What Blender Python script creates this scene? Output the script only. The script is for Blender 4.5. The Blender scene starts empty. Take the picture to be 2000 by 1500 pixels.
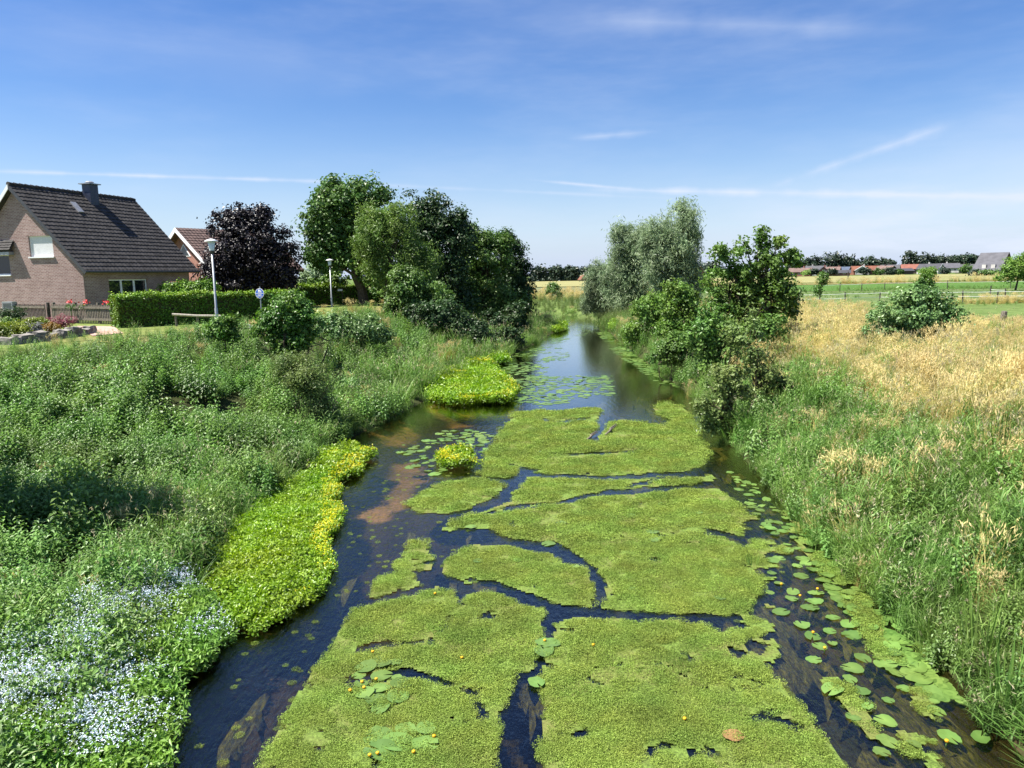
import bpy, math
import numpy as np
from mathutils import Vector, Matrix
from mathutils.geometry import tessellate_polygon

sc = bpy.context.scene
COL = sc.collection
# ------------------------------------------------------------------ camera
H = 4.5; F = 1455.0
PITCH = math.radians(8.33); ROLL = math.radians(1.0)
FWD = np.array([0, math.cos(PITCH), -math.sin(PITCH)])
_u0 = np.array([0, math.sin(PITCH), math.cos(PITCH)]); _r0 = np.array([1.0, 0, 0])
RGT = _r0*math.cos(ROLL) - _u0*math.sin(ROLL)
UPV = _u0*math.cos(ROLL) + _r0*math.sin(ROLL)
CAM = np.array([0, 0, H])
cd = bpy.data.cameras.new('camera'); co = bpy.data.objects.new('camera', cd); COL.objects.link(co)
cd.sensor_width = 36.0; cd.lens = F/2000*36.0; cd.clip_end = 6000; cd.clip_start = 0.05
m = Matrix.Identity(4)
for i in range(3):
    m[i][0] = RGT[i]; m[i][1] = UPV[i]; m[i][2] = -FWD[i]; m[i][3] = CAM[i]
co.matrix_world = m
sc.camera = co
# ------------------------------------------------------------------ light
SUN_EL = math.radians(59); SUN_AZ = math.radians(-99)          # azimuth from +Y towards +X
TOSUN = Vector((math.sin(SUN_AZ)*math.cos(SUN_EL), math.cos(SUN_AZ)*math.cos(SUN_EL), math.sin(SUN_EL)))
sd = bpy.data.lights.new('sun', 'SUN'); so = bpy.data.objects.new('sun', sd); COL.objects.link(so)
sd.energy = 4.8; sd.angle = math.radians(0.55); sd.color = (1.0, 0.95, 0.86)
so.rotation_euler = TOSUN.to_track_quat('Z', 'Y').to_euler()
so.location = (-40, -10, 60)
sc.view_settings.view_transform = 'Standard'; sc.view_settings.look = 'None'
sc.view_settings.exposure = 1.4; sc.view_settings.gamma = 1
W = bpy.data.worlds.new('World'); sc.world = W; W.use_nodes = True

def pray(px, py):
    return FWD + RGT*((px-1000)/F) + UPV*((750-py)/F)
def at(px, py, z=0.0):
    d = pray(px, py); return CAM + d*(z-H)/d[2]
def atY(px, py, Y):
    d = pray(px, py); return CAM + d*Y/d[1]
def proj(P):
    q = np.asarray(P, float)-CAM
    dz = np.maximum(q@FWD, 1e-3)
    return 1000+F*(q@RGT)/dz, 750-F*(q@UPV)/dz

class NT:                                                     # tiny helper to write node trees
    def __init__(s, nt): s.nt = nt
    def n(s, t, **kw):
        nd = s.nt.nodes.new(t)
        for k, v in kw.items(): setattr(nd, k, v)
        return nd
    def set(s, sock, v):
        if hasattr(v, 'links') or isinstance(v, bpy.types.NodeSocket): s.nt.links.new(v, sock)
        else: sock.default_value = v
    def math(s, op, a, b=0.0, c=None, clamp=False):
        nd = s.n('ShaderNodeMath', operation=op); nd.use_clamp = clamp
        s.set(nd.inputs[0], a); s.set(nd.inputs[1], b)
        if c is not None: s.set(nd.inputs[2], c)
        return nd.outputs[0]
    def vmath(s, op, a, b=None):
        nd = s.n('ShaderNodeVectorMath', operation=op); s.set(nd.inputs[0], a)
        if b is not None: s.set(nd.inputs[1], b)
        return nd
    def mix(s, f, a, b, mode='MIX'):
        nd = s.n('ShaderNodeMix', data_type='RGBA', blend_type=mode)
        s.set(nd.inputs[0], f); s.set(nd.inputs[6], a); s.set(nd.inputs[7], b)
        return nd.outputs[2]
    def ramp(s, f, stops):
        nd = s.n('ShaderNodeValToRGB'); e = nd.color_ramp.elements
        while len(e) < len(stops): e.new(0.5)
        for el, (p, c) in zip(e, stops): el.position = p; el.color = (*c, 1) if len(c) == 3 else c
        s.set(nd.inputs[0], f); return nd.outputs[0]
    def noise(s, vec, scale, detail=4, rough=0.55, dim='3D'):
        nd = s.n('ShaderNodeTexNoise', noise_dimensions=dim)
        if vec is not None: s.set(nd.inputs['Vector'], vec)
        nd.inputs['Scale'].default_value = scale; nd.inputs['Detail'].default_value = detail
        nd.inputs['Roughness'].default_value = rough
        return nd.outputs[0]
    def maprange(s, v, a, b, c=0.0, d=1.0, smooth=True):
        nd = s.n('ShaderNodeMapRange'); nd.interpolation_type = 'SMOOTHSTEP' if smooth else 'LINEAR'
        s.set(nd.inputs[0], v); nd.inputs[1].default_value = a; nd.inputs[2].default_value = b
        nd.inputs[3].default_value = c; nd.inputs[4].default_value = d
        return nd.outputs[0]

# sky: Nishita plus thin cirrus and contrails given by their directions
wn = NT(W.node_tree); W.node_tree.nodes.clear()
sky = wn.n('ShaderNodeTexSky', sky_type='NISHITA'); sky.sun_disc = False
sky.sun_elevation = SUN_EL; sky.sun_rotation = SUN_AZ
sky.altitude = 0; sky.air_density = 1.0; sky.dust_density = 0.35; sky.ozone_density = 2.2
tc = wn.n('ShaderNodeTexCoord').outputs['Generated']
sep = wn.n('ShaderNodeSeparateXYZ'); wn.set(sep.inputs[0], tc)
hsv = wn.n('ShaderNodeHueSaturation'); hsv.inputs['Saturation'].default_value = 1.32
hsv.inputs['Hue'].default_value = 0.514; wn.set(hsv.inputs['Color'], sky.outputs[0])
cmap = wn.n('ShaderNodeMapping'); cmap.inputs['Scale'].default_value = (1.1, 1.1, 5.5)
cmap.inputs['Rotation'].default_value = (0.12, -0.10, 0.3); wn.set(cmap.inputs[0], tc)
c1 = wn.maprange(wn.noise(cmap.outputs[0], 1.9, 8, 0.62), 0.46, 0.86)
hz = wn.maprange(sep.outputs[2], 0.02, 0.5, 1.0, 0.0)
bm = wn.n('ShaderNodeMapping'); bm.inputs['Scale'].default_value = (.8, .8, 3.2); bm.inputs['Rotation'].default_value = (0.1, -0.2, 0.6); wn.set(bm.inputs[0], tc)
c3 = wn.maprange(wn.noise(bm.outputs[0], 1.6, 6, 0.6), 0.40, 0.72)
cl = wn.math('ADD', wn.math('MULTIPLY', c1, 0.18), wn.math('MULTIPLY', c3, 0.30))
# whiter veil low on the right side
rgt = wn.vmath('DOT_PRODUCT', tc, tuple(Vector((0.62, 0.78, 0.04)).normalized())).outputs['Value']
low = wn.math('MULTIPLY', wn.maprange(rgt, 0.90, 0.985), wn.maprange(sep.outputs[2], 0.02, 0.13, 1.0, 0.0))
c2 = wn.math('MULTIPLY', low, wn.maprange(wn.noise(cmap.outputs[0], 4.0, 8, 0.6), 0.40, 0.70))
cl = wn.math('ADD', cl, wn.math('MULTIPLY', c2, 0.80))
def contrail(a, b, width, strength, fade, nscale=30.0, lo=0.3):
    da = Vector(pray(*a)).normalized(); db = Vector(pray(*b)).normalized()
    nrm = da.cross(db).normalized(); al = (db-da).normalized()
    ta, tb = da.dot(al), db.dot(al)
    dist = wn.math('ABSOLUTE', wn.vmath('DOT_PRODUCT', tc, tuple(nrm)).outputs['Value'])
    t = wn.vmath('DOT_PRODUCT', tc, tuple(al)).outputs['Value']
    nz = wn.noise(tc, nscale, 5, 0.6)
    wv = wn.math('MULTIPLY', wn.maprange(nz, 0.25, 0.75, 0.55, 1.5, False), width)
    prof = wn.math('SUBTRACT', 1.0, wn.math('DIVIDE', dist, wv), clamp=True)
    win = wn.math('MULTIPLY', wn.maprange(t, ta, ta+fade*(tb-ta)), wn.maprange(t, tb-fade*(tb-ta), tb, 1, 0))
    front = wn.math('GREATER_THAN', wn.vmath('DOT_PRODUCT', tc, tuple((da+db).normalized())).outputs['Value'], 0.2)
    v = wn.math('MULTIPLY', wn.math('MULTIPLY', wn.math('POWER', prof, 1.4), win), front)
    v = wn.math('MULTIPLY', v, wn.maprange(wn.noise(tc, nscale*0.5, 3), 0.3, 0.7, lo, 1.0))
    return wn.math('MULTIPLY', v, strength)
for args in [((-120, 331), (720, 357), 0.0036, 0.75, 0.25), ((500, 350), (1430, 393), 0.0034, 0.30, 0.3),
             ((1010, 349), (1330, 378), 0.0030, 0.62, 0.35), ((1120, 370), (2200, 388), 0.0062, 0.8, 0.15),
             ((1540, 353), (1890, 232), 0.0080, 0.62, 0.30), ((1500, 368), (1560, 346), 0.006, 0.25, 0.4),
             ((1040, 36), (1900, 62), 0.016, 0.28, 0.30, 14.0, 0.0), ((1100, 272), (1310, 254), 0.0055, 0.5, 0.4),
             ((-200, 30), (800, 150), 0.05, 0.12, 0.3, 6.0, 0.0), ((700, 110), (1500, 20), 0.04, 0.10, 0.3, 6.0, 0.0)]:
    cl = wn.math('ADD', cl, contrail(*args))
cl = wn.math('MINIMUM', cl, 0.85)
veil = wn.math('MULTIPLY', wn.math('POWER', wn.maprange(sep.outputs[2], -.01, 0.22, 1.0, 0.0, False), 1.7), .92)
base = wn.mix(veil, hsv.outputs[0], (3.5, 4.3, 6.3, 1))
skc = wn.mix(cl, base, (5.2, 5.7, 6.8, 1))
bg = wn.n('ShaderNodeBackground'); wn.set(bg.inputs[0], skc); bg.inputs[1].default_value = 0.059
wo = wn.n('ShaderNodeOutputWorld'); W.node_tree.links.new(bg.outputs[0], wo.inputs[0])
sc.cycles.max_bounces = 8; sc.cycles.diffuse_bounces = 3; sc.cycles.glossy_bounces = 3
sc.cycles.transparent_max_bounces = 12; sc.cycles.transmission_bounces = 4
sc.cycles.sample_clamp_indirect = 6.0

# ------------------------------------------------------------------ numeric helpers
rng = np.random.default_rng(7)
_tab = np.random.default_rng(3).random((256, 256))
def vnoise(x, y):
    x = np.asarray(x, float); y = np.asarray(y, float)
    xi = np.floor(x).astype(int); yi = np.floor(y).astype(int); fx = x-xi; fy = y-yi
    fx = fx*fx*(3-2*fx); fy = fy*fy*(3-2*fy)
    g = lambda a, b: _tab[a & 255, b & 255]
    return (g(xi, yi)*(1-fx)+g(xi+1, yi)*fx)*(1-fy) + (g(xi, yi+1)*(1-fx)+g(xi+1, yi+1)*fx)*fy
def fnoise(x, y, o=4):
    s = 0; a = 0.5; t = 0
    for k in range(o):
        s = s+a*vnoise(x*2**k+17.3*k, y*2**k+5.1*k); t += a; a *= 0.55
    return s/t
def inpoly(px, py, poly):
    r = np.zeros(np.shape(px), bool); P = np.asarray(poly, float)
    for (x0, y0), (x1, y1) in zip(P, np.roll(P, -1, 0)):
        if y0 == y1: continue
        c = (y0 > py) != (y1 > py)
        r ^= c & (px < (x1-x0)*(py-y0)/(y1-y0)+x0)
    return r
def polydist(x, y, pts, closed=True):
    d = np.full(np.shape(x), 1e9); P = np.asarray(pts, float)
    n = len(P)
    for i in range(n if closed else n-1):
        a = P[i]; b = P[(i+1) % n]; e = b-a; L = max(e@e, 1e-9)
        t = np.clip(((x-a[0])*e[0]+(y-a[1])*e[1])/L, 0, 1)
        d = np.minimum(d, (x-a[0]-t*e[0])**2+(y-a[1]-t*e[1])**2)
    return np.sqrt(d)
def sstep(a, b, v):
    t = np.clip((v-a)/(b-a), 0, 1); return t*t*(3-2*t)

# ------------------------------------------------------------------ object helpers
def tag(o, label=None, cat=None, group=None, kind=None):
    if label: o['label'] = label
    if cat: o['category'] = cat
    if group: o['group'] = group
    if kind: o['kind'] = kind
    return o
def thing(name, label, cat, loc, rz=0.0, group=None):
    o = bpy.data.objects.new(name, None); COL.objects.link(o)
    o.location = loc; o.rotation_euler = (0, 0, rz); o.empty_display_size = 0.3
    return tag(o, label, cat, group)
class MB:
    def __init__(s): s.V = []; s.Q = []; s.T = []; s.t = []; s.mq = []; s.mt = []; s.n = 0
    def add(s, V, quads=None, tris=None, tint=0.5, mat=0):
        V = np.asarray(V, float).reshape(-1, 3)
        if quads is not None and len(quads):
            q = np.asarray(quads, int).reshape(-1, 4); s.Q.append(q+s.n); s.mq.append(np.full(len(q), mat))
        if tris is not None and len(tris):
            q = np.asarray(tris, int).reshape(-1, 3); s.T.append(q+s.n); s.mt.append(np.full(len(q), mat))
        s.V.append(V); s.t.append(np.broadcast_to(np.asarray(tint, float), (len(V),))); s.n += len(V)
        return s
    def box(s, a, b, mat=0, tint=0.5):
        x0, y0, z0 = a; x1, y1, z1 = b
        V = [(x0, y0, z0), (x1, y0, z0), (x1, y1, z0), (x0, y1, z0), (x0, y0, z1), (x1, y0, z1), (x1, y1, z1), (x0, y1, z1)]
        return s.add(V, [(0, 3, 2, 1), (4, 5, 6, 7), (0, 1, 5, 4), (1, 2, 6, 5), (2, 3, 7, 6), (3, 0, 4, 7)], mat=mat, tint=tint)
    def tube(s, pts, rad, sides=7, tint=0.5, mat=0, cap=True):
        P = np.asarray(pts, float); n = len(P); rad = np.broadcast_to(np.asarray(rad, float), (n,))
        T = np.gradient(P, axis=0); T /= np.linalg.norm(T, axis=1)[:, None]+1e-9
        ref = np.array([0, 0, 1.0]) if abs(T[:, 2]).mean() < 0.8 else np.array([1.0, 0, 0])
        A = np.cross(T, ref); A /= np.linalg.norm(A, axis=1)[:, None]+1e-9; B = np.cross(T, A)
        a = np.arange(sides)*2*math.pi/sides
        V = P[:, None]+rad[:, None, None]*(A[:, None]*np.cos(a)[None, :, None]+B[:, None]*np.sin(a)[None, :, None])
        V = V.reshape(-1, 3); q = []
        for i in range(n-1):
            for k in range(sides):
                k2 = (k+1) % sides
                q.append((i*sides+k, i*sides+k2, (i+1)*sides+k2, (i+1)*sides+k))
        t = []
        if cap:
            V = np.vstack([V, P[:1], P[-1:]]); c0 = n*sides; c1 = c0+1
            for k in range(sides):
                k2 = (k+1) % sides
                t += [(c0, k2, k), (c1, (n-1)*sides+k, (n-1)*sides+k2)]
        return s.add(V, q, t, tint, mat)
    def lathe(s, prof, c=(0, 0, 0), sides=16, mat=0, tint=0.5):
        prof = np.asarray(prof, float); n = len(prof); a = np.arange(sides)*2*math.pi/sides
        V = np.stack([prof[:, None, 0]*np.cos(a), prof[:, None, 0]*np.sin(a), np.repeat(prof[:, None, 1], sides, 1)], -1).reshape(-1, 3)+np.asarray(c)
        q = [(i*sides+k, i*sides+(k+1) % sides, (i+1)*sides+(k+1) % sides, (i+1)*sides+k) for i in range(n-1) for k in range(sides)]
        return s.add(V, q, None, tint, mat)
    def mesh(s, name, mats, smooth=False):
        V = np.vstack(s.V); Q = np.vstack(s.Q) if s.Q else np.zeros((0, 4), int); T = np.vstack(s.T) if s.T else np.zeros((0, 3), int)
        me = bpy.data.meshes.new(name)
        me.vertices.add(len(V)); me.vertices.foreach_set('co', V.ravel().astype(np.float32))
        nl = Q.size+T.size; me.loops.add(nl)
        me.loops.foreach_set('vertex_index', np.concatenate([Q.ravel(), T.ravel()]).astype(np.int32))
        nf = len(Q)+len(T); me.polygons.add(nf)
        ls = np.concatenate([np.arange(len(Q))*4, Q.size+np.arange(len(T))*3]).astype(np.int32)
        me.polygons.foreach_set('loop_start', ls)
        mi = np.concatenate(s.mq+s.mt).astype(np.int32) if nf else np.zeros(0, np.int32)
        me.polygons.foreach_set('material_index', mi)
        me.polygons.foreach_set('use_smooth', np.full(nf, smooth))
        for mm in (mats if isinstance(mats, (list, tuple)) else [mats]): me.materials.append(mm)
        at_ = me.attributes.new('tint', 'FLOAT', 'POINT'); at_.data.foreach_set('value', np.concatenate(s.t).astype(np.float32))
        me.update(calc_edges=True); me.validate()
        return me
    def build(s, name, mats, parent=None, loc=None, link=True, smooth=False):
        o = bpy.data.objects.new(name, s.mesh(name, mats, smooth))
        if link: COL.objects.link(o)
        if parent is not None: o.parent = parent
        if loc is not None: o.location = loc
        return o
def unit(v): return v/(np.linalg.norm(v, axis=-1, keepdims=True)+1e-9)
def leaves(mb, C, N, L, Wd, tint, r, axis=None, fold=0.12):
    """diamond leaves: centres C, normals N, length L, width Wd"""
    C = np.asarray(C, float); n = len(C); N = unit(np.asarray(N, float))
    a = r.normal(size=(n, 3)) if axis is None else np.asarray(axis, float)
    a = unit(a-(a*N).sum(1)[:, None]*N); b = np.cross(N, a)
    L = np.broadcast_to(L, (n,))[:, None]; Wd = np.broadcast_to(Wd, (n,))[:, None]
    V = np.stack([C-a*L/2, C-b*Wd/2+N*Wd*fold-a*L*0.06, C+a*L/2-N*L*0.08, C+b*Wd/2+N*Wd*fold-a*L*0.06], 1).reshape(-1, 3)
    mb.add(V, np.arange(4*n).reshape(n, 4), None, np.repeat(np.broadcast_to(tint, (n,)), 4))

# ------------------------------------------------------------------ materials
def newmat(name):
    mt = bpy.data.materials.new(name); mt.use_nodes = True; mt.node_tree.nodes.clear()
    return mt, NT(mt.node_tree)
def finish(mt, t, shader):
    o = t.n('ShaderNodeOutputMaterial'); mt.node_tree.links.new(shader, o.inputs[0]); return mt
def principled(t, color, rough=0.6, spec=0.4, normal=None, metal=0.0):
    p = t.n('ShaderNodeBsdfPrincipled'); t.set(p.inputs['Base Color'], color if not isinstance(color, tuple) else (*color[:3], 1))
    t.set(p.inputs['Roughness'], rough); p.inputs['Specular IOR Level'].default_value = spec; p.inputs['Metallic'].default_value = metal
    if normal is not None: t.set(p.inputs['Normal'], normal)
    return p.outputs[0]
def bump(t, h, strength=0.3, dist=0.02):
    b = t.n('ShaderNodeBump'); b.inputs['Strength'].default_value = strength; b.inputs['Distance'].default_value = dist
    t.set(b.inputs['Height'], h); return b.outputs[0]
def leafmat(name, stops, trans=0.28, rough=0.42, spec=0.4, var=0.35, patch=0.35, pscale=0.5, hue=(.472, .506)):
    mt, t = newmat(name)
    at_ = t.n('ShaderNodeAttribute', attribute_name='tint').outputs['Fac']
    oi = t.n('ShaderNodeObjectInfo').outputs['Random']
    pos = t.n('ShaderNodeNewGeometry').outputs['Position']
    c = t.ramp(at_, stops)
    v = t.math('ADD', t.maprange(oi, 0, 1, 1-var/2, 1+var/2, False), t.maprange(t.noise(pos, pscale, 3), 0.3, 0.7, -patch/2, patch/2, False))
    h = t.n('ShaderNodeHueSaturation'); t.set(h.inputs['Color'], c); t.set(h.inputs['Value'], v)
    t.set(h.inputs['Hue'], t.maprange(t.noise(pos, pscale*1.7, 2), 0.3, 0.7, hue[0], hue[1], False))
    p = principled(t, h.outputs[0], rough, spec)
    tr = t.n('ShaderNodeBsdfTranslucent'); hs = t.n('ShaderNodeHueSaturation'); hs.inputs['Value'].default_value = 1.5
    hs.inputs['Saturation'].default_value = 1.1; t.set(hs.inputs['Color'], h.outputs[0]); t.set(tr.inputs[0], hs.outputs[0])
    mx = t.n('ShaderNodeMixShader'); mx.inputs[0].default_value = trans
    mt.node_tree.links.new(p, mx.inputs[1]); mt.node_tree.links.new(tr.outputs[0], mx.inputs[2])
    return finish(mt, t, mx.outputs[0])
def simple(name, color, rough=0.6, spec=0.4, nscale=8.0, namp=0.25, bumps=0.0, metal=0.0):
    mt, t = newmat(name)
    oc = t.n('ShaderNodeTexCoord').outputs['Object']
    nz = t.noise(oc, nscale, 5)
    c = t.mix(t.maprange(nz, 0.3, 0.7, 0, 1), tuple([*(np.array(color)*(1-namp))])+(1,), tuple([*np.minimum(np.array(color)*(1+namp), 1)])+(1,))
    nrm = bump(t, nz, bumps, 0.02) if bumps else None
    return finish(mt, t, principled(t, c, rough, spec, nrm, metal))
def brickmat(name, c1, c2, mortar, sx=1.0, rough=0.85):
    mt, t = newmat(name)
    oc = t.n('ShaderNodeTexCoord').outputs['Object']
    s = t.n('ShaderNodeSeparateXYZ'); t.set(s.inputs[0], oc)
    cb = t.n('ShaderNodeCombineXYZ'); t.set(cb.inputs[0], t.math('ADD', s.outputs[0], s.outputs[1])); t.set(cb.inputs[1], s.outputs[2])
    b = t.n('ShaderNodeTexBrick'); t.set(b.inputs['Vector'], cb.outputs[0])
    b.inputs['Scale'].default_value = 1.0; b.inputs['Brick Width'].default_value = 0.25*sx; b.inputs['Row Height'].default_value = 0.083*sx
    b.inputs['Mortar Size'].default_value = 0.014*sx; b.inputs['Bias'].default_value = -0.1
    b.inputs['Color1'].default_value = (*c1, 1); b.inputs['Color2'].default_value = (*c2, 1); b.inputs['Mortar'].default_value = (*mortar, 1)
    nz = t.noise(oc, 1.2, 5)
    c = t.mix(t.maprange(nz, 0.3, 0.7, 0.0, 0.3), b.outputs['Color'], (*np.array(c1)*0.6, 1))
    nb = t.noise(cb.outputs[0], 14, 2)
    c = t.mix(t.maprange(nb, 0.5, 0.7, 0.0, 0.35), c, (*np.array(c1)*0.45, 1))
    return finish(mt, t, principled(t, c, rough, 0.2, bump(t, b.outputs['Fac'], -0.35, 0.01)))

M = {}
M['maple'] = leafmat('maple_leaves', [(0, (.022, .062, .014)), (1, (.11, .22, .05))], .22, spec=.25)
M['purple'] = leafmat('purple_leaves', [(0, (.006, .005, .007)), (.8, (.020, .015, .020)), (1, (.038, .027, .030))], .08, spec=.4, hue=(.49, .51))
M['yellow_willow'] = leafmat('yellow_willow_leaves', [(0, (.085, .155, .03)), (1, (.27, .39, .10))], .3, spec=.25, hue=(.49, .515))
M['darktree'] = leafmat('dark_tree_leaves', [(0, (.011, .033, .011)), (1, (.055, .112, .033))], .15, spec=.25)
M['midtree'] = leafmat('mid_tree_leaves', [(0, (.03, .085, .016)), (1, (.14, .26, .055))], .22, spec=.25)
M['grey_willow'] = leafmat('grey_willow_leaves', [(0, (.11, .165, .08)), (1, (.35, .44, .25))], .28, spec=.3, hue=(.49, .515))
M['oak'] = leafmat('oak_leaves', [(0, (.04, .10, .016)), (1, (.18, .32, .06))], .3, spec=.3)
M['alder'] = leafmat('alder_leaves', [(0, (.06, .105, .03)), (1, (.21, .30, .09))], .25, spec=.25)
M['bush'] = leafmat('bush_leaves', [(0, (.025, .08, .012)), (1, (.13, .27, .045))], .22, spec=.35)
M['bramble'] = leafmat('bramble_leaves', [(0, (.04, .10, .03)), (1, (.18, .31, .10))], .22, spec=.35)
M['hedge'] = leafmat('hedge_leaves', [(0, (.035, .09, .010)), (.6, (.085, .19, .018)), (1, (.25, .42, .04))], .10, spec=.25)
M['fartree'] = leafmat('far_tree_leaves', [(0, (.012, .028, .016)), (1, (.04, .068, .034))], .1)
M['nettle'] = leafmat('nettle_leaves', [(0, (.035, .095, .018)), (.6, (.135, .27, .06)), (1, (.25, .41, .13))], .3, rough=.45, spec=.35, var=.4, patch=.5)
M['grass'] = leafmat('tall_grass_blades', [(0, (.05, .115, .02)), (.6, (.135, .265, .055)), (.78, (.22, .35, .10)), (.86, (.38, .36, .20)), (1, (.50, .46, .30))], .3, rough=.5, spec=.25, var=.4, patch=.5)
M['dry'] = leafmat('dry_grass_blades', [(0, (.10, .13, .03)), (.4, (.27, .22, .065)), (.75, (.46, .36, .135)), (1, (.60, .50, .26))], .3, rough=.6, spec=.2, var=.35, patch=.35, hue=(.495, .52))
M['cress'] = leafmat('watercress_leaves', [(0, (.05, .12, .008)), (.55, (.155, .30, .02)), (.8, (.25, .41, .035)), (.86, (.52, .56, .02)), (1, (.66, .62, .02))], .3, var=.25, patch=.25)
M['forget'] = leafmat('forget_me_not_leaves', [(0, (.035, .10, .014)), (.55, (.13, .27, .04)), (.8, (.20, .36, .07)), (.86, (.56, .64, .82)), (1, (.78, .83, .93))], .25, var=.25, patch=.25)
M['weed'] = leafmat('floating_weed_leaves', [(0, (.06, .10, .016)), (.5, (.17, .265, .042)), (1, (.28, .40, .09))], .2, rough=.7, spec=.15, var=.35, patch=.4, pscale=.9)
M['reed'] = leafmat('reed_blades', [(0, (.04, .08, .02)), (.7, (.15, .23, .06)), (1, (.28, .33, .13))], .3)
M['pad'] = leafmat('lily_pad_leaf', [(0, (.06, .13, .025)), (1, (.14, .25, .055))], .12, rough=.35, spec=.45, var=.6, patch=.1)
M['flower_y'] = simple('yellow_petals', (.62, .33, .01), .5)
M['bark'] = simple('bark', (.085, .065, .045), .9, .2, 14, .4, .5)
M['twig'] = simple('twig', (.06, .05, .03), .9, .2, 10, .3)
M['pink'] = leafmat('astilbe_plumes', [(0, (.10, .03, .035)), (1, (.45, .14, .17))], .2)
M['lavender'] = leafmat('lavender_leaves', [(0, (.10, .11, .09)), (1, (.30, .31, .30))], .2)
M['limey'] = leafmat('cushion_leaves', [(0, (.06, .10, .01)), (1, (.25, .32, .03))], .2)
M['heather'] = leafmat('golden_heather_leaves', [(0, (.12, .10, .01)), (1, (.45, .30, .03))], .2)
M['brick'] = brickmat('house_brick', (.225, .13, .115), (.36, .235, .215), (.43, .365, .345))
M['redbrick'] = brickmat('red_brick', (.27, .095, .065), (.34, .135, .095), (.38, .28, .24))
M['rooftile'] = simple('roof_tile', (.044, .041, .040), .75, .2, 3, .4)
M['brownroof'] = simple('brown_roof_tile', (.095, .06, .05), .6, .35, 3, .3)
M['slate'] = simple('slate_cladding', (.030, .038, .065), .4, .5, 6, .25)
M['white'] = simple('white_paint', (.78, .79, .80), .4, .4, 4, .04)
M['zinc'] = simple('grey_zinc', (.30, .31, .33), .4, .5, 5, .15, 0, .3)
M['darkmetal'] = simple('dark_metal', (.05, .05, .055), .45, .5)
M['weathered'] = simple('weathered_wood', (.15, .13, .105), .85, .2, 20, .4, .3)
M['fence_wood'] = simple('dark_fence_wood', (.055, .048, .042), .85, .2, 18, .45)
M['palewood'] = simple('pale_wood', (.42, .38, .31), .8, .2, 18, .25)
M['stone'] = simple('edging_stone', (.20, .185, .165), .9, .2, 5, .5, .8)
M['paver'] = brickmat('brick_paver', (.42, .25, .20), (.50, .33, .27), (.40, .33, .28))
mt, t = newmat('window_glass')
M['glass'] = finish(mt, t, principled(t, (.012, .016, .02), .04, .6))
M['lampglass'] = simple('opal_lamp_glass', (.66, .74, .74), .25, .5, 3, .04)
M['galv'] = simple('galvanised_pole', (.34, .36, .38), .45, .5, 30, .2, 0, .35)
M['signblue'] = simple('sign_blue', (.012, .10, .48), .35, .5, 3, .05)
M['signwhite'] = simple('sign_white', (.80, .80, .80), .35, .5, 3, .03)
M['signred'] = simple('reflective_red', (.45, .03, .02), .4, .5)
M['plastic_green'] = simple('green_plastic', (.03, .33, .20), .4, .5)
M['redflower'] = simple('red_petals', (.6, .03, .03), .5)
M['canvas'] = simple('blue_grey_canvas', (.10, .12, .18), .8, .2)
def ridge_roof(name, c): return simple(name, c, .6, .3, .6, .15)
M['roof_orange'] = ridge_roof('orange_tiles', (.18, .075, .045)); M['roof_red'] = ridge_roof('red_tiles', (.21, .085, .06))
M['roof_grey'] = ridge_roof('grey_tiles', (.085, .085, .09)); M['roof_dark'] = ridge_roof('dark_tiles', (.055, .055, .062))
M['roof_brown'] = ridge_roof('brown_tiles', (.15, .10, .085)); M['roof_solar'] = ridge_roof('solar_blue', (.075, .095, .14))
M['roof_silver'] = ridge_roof('silver_tiles', (.085, .085, .095))
M['darkbrick'] = ridge_roof('dark_brick', (.06, .042, .042)); M['plainbrick'] = ridge_roof('plain_brick', (.22, .095, .07))
M['render'] = ridge_roof('white_render', (.42, .41, .39))

# ------------------------------------------------------------------ terrain
LEFT = [(150, 1500), (230, 1350), (330, 1200), (420, 1080), (500, 1000), (590, 930), (650, 880), (720, 840), (800, 800), (850, 772), (900, 742),
        (960, 712), (1010, 690), (1050, 670), (1085, 648), (1100, 634)]
RIGHT = [(1168, 628), (1187, 645), (1207, 665), (1240, 690), (1285, 725), (1345, 768), (1410, 845), (1440, 880), (1500, 945), (1580, 1035), (1680, 1135),
         (1790, 1240), (1880, 1345), (1950, 1425), (2000, 1480)]
L_ = [at(*q)[:2] for q in LEFT]; R_ = [at(*q)[:2] for q in RIGHT]
RIVER = np.array([(-4.3, -30), (-4.2, 0)]+[tuple(p) for p in L_]+[(4.2, 70.5), (1.5, 73.5), (-6, 76), (-60, 82), (-60, 92), (0, 88), (5.2, 86), (7.6, 80), (8.3, 74)]
                 + [tuple(p) for p in R_]+[(4.7, 0), (4.7, -30)])
_ly = np.array([p[1] for p in L_]+[75, 76]); _lx = np.array([p[0] for p in L_]+[3, -1e3])
_cy = np.array([-30]+[p[1] for p in L_]+[85]); _cx = np.array([0.2]+[(p[0]+np.interp(p[1], [q[1] for q in R_][::-1], [q[0] for q in R_][::-1]))/2 for p in L_]+[7.5])
def river_sd(x, y):
    d = polydist(x, y, RIVER); ins = inpoly(x, y, RIVER)
    return np.where(ins, -d, d)
def is_left(x, y): return (x < np.interp(y, _cy, _cx)) & (y < 84)
HOL = [(*at(325, 790, 1.1)[:2], .9), (*at(440, 790, 1.0)[:2], 1.0)]
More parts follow.
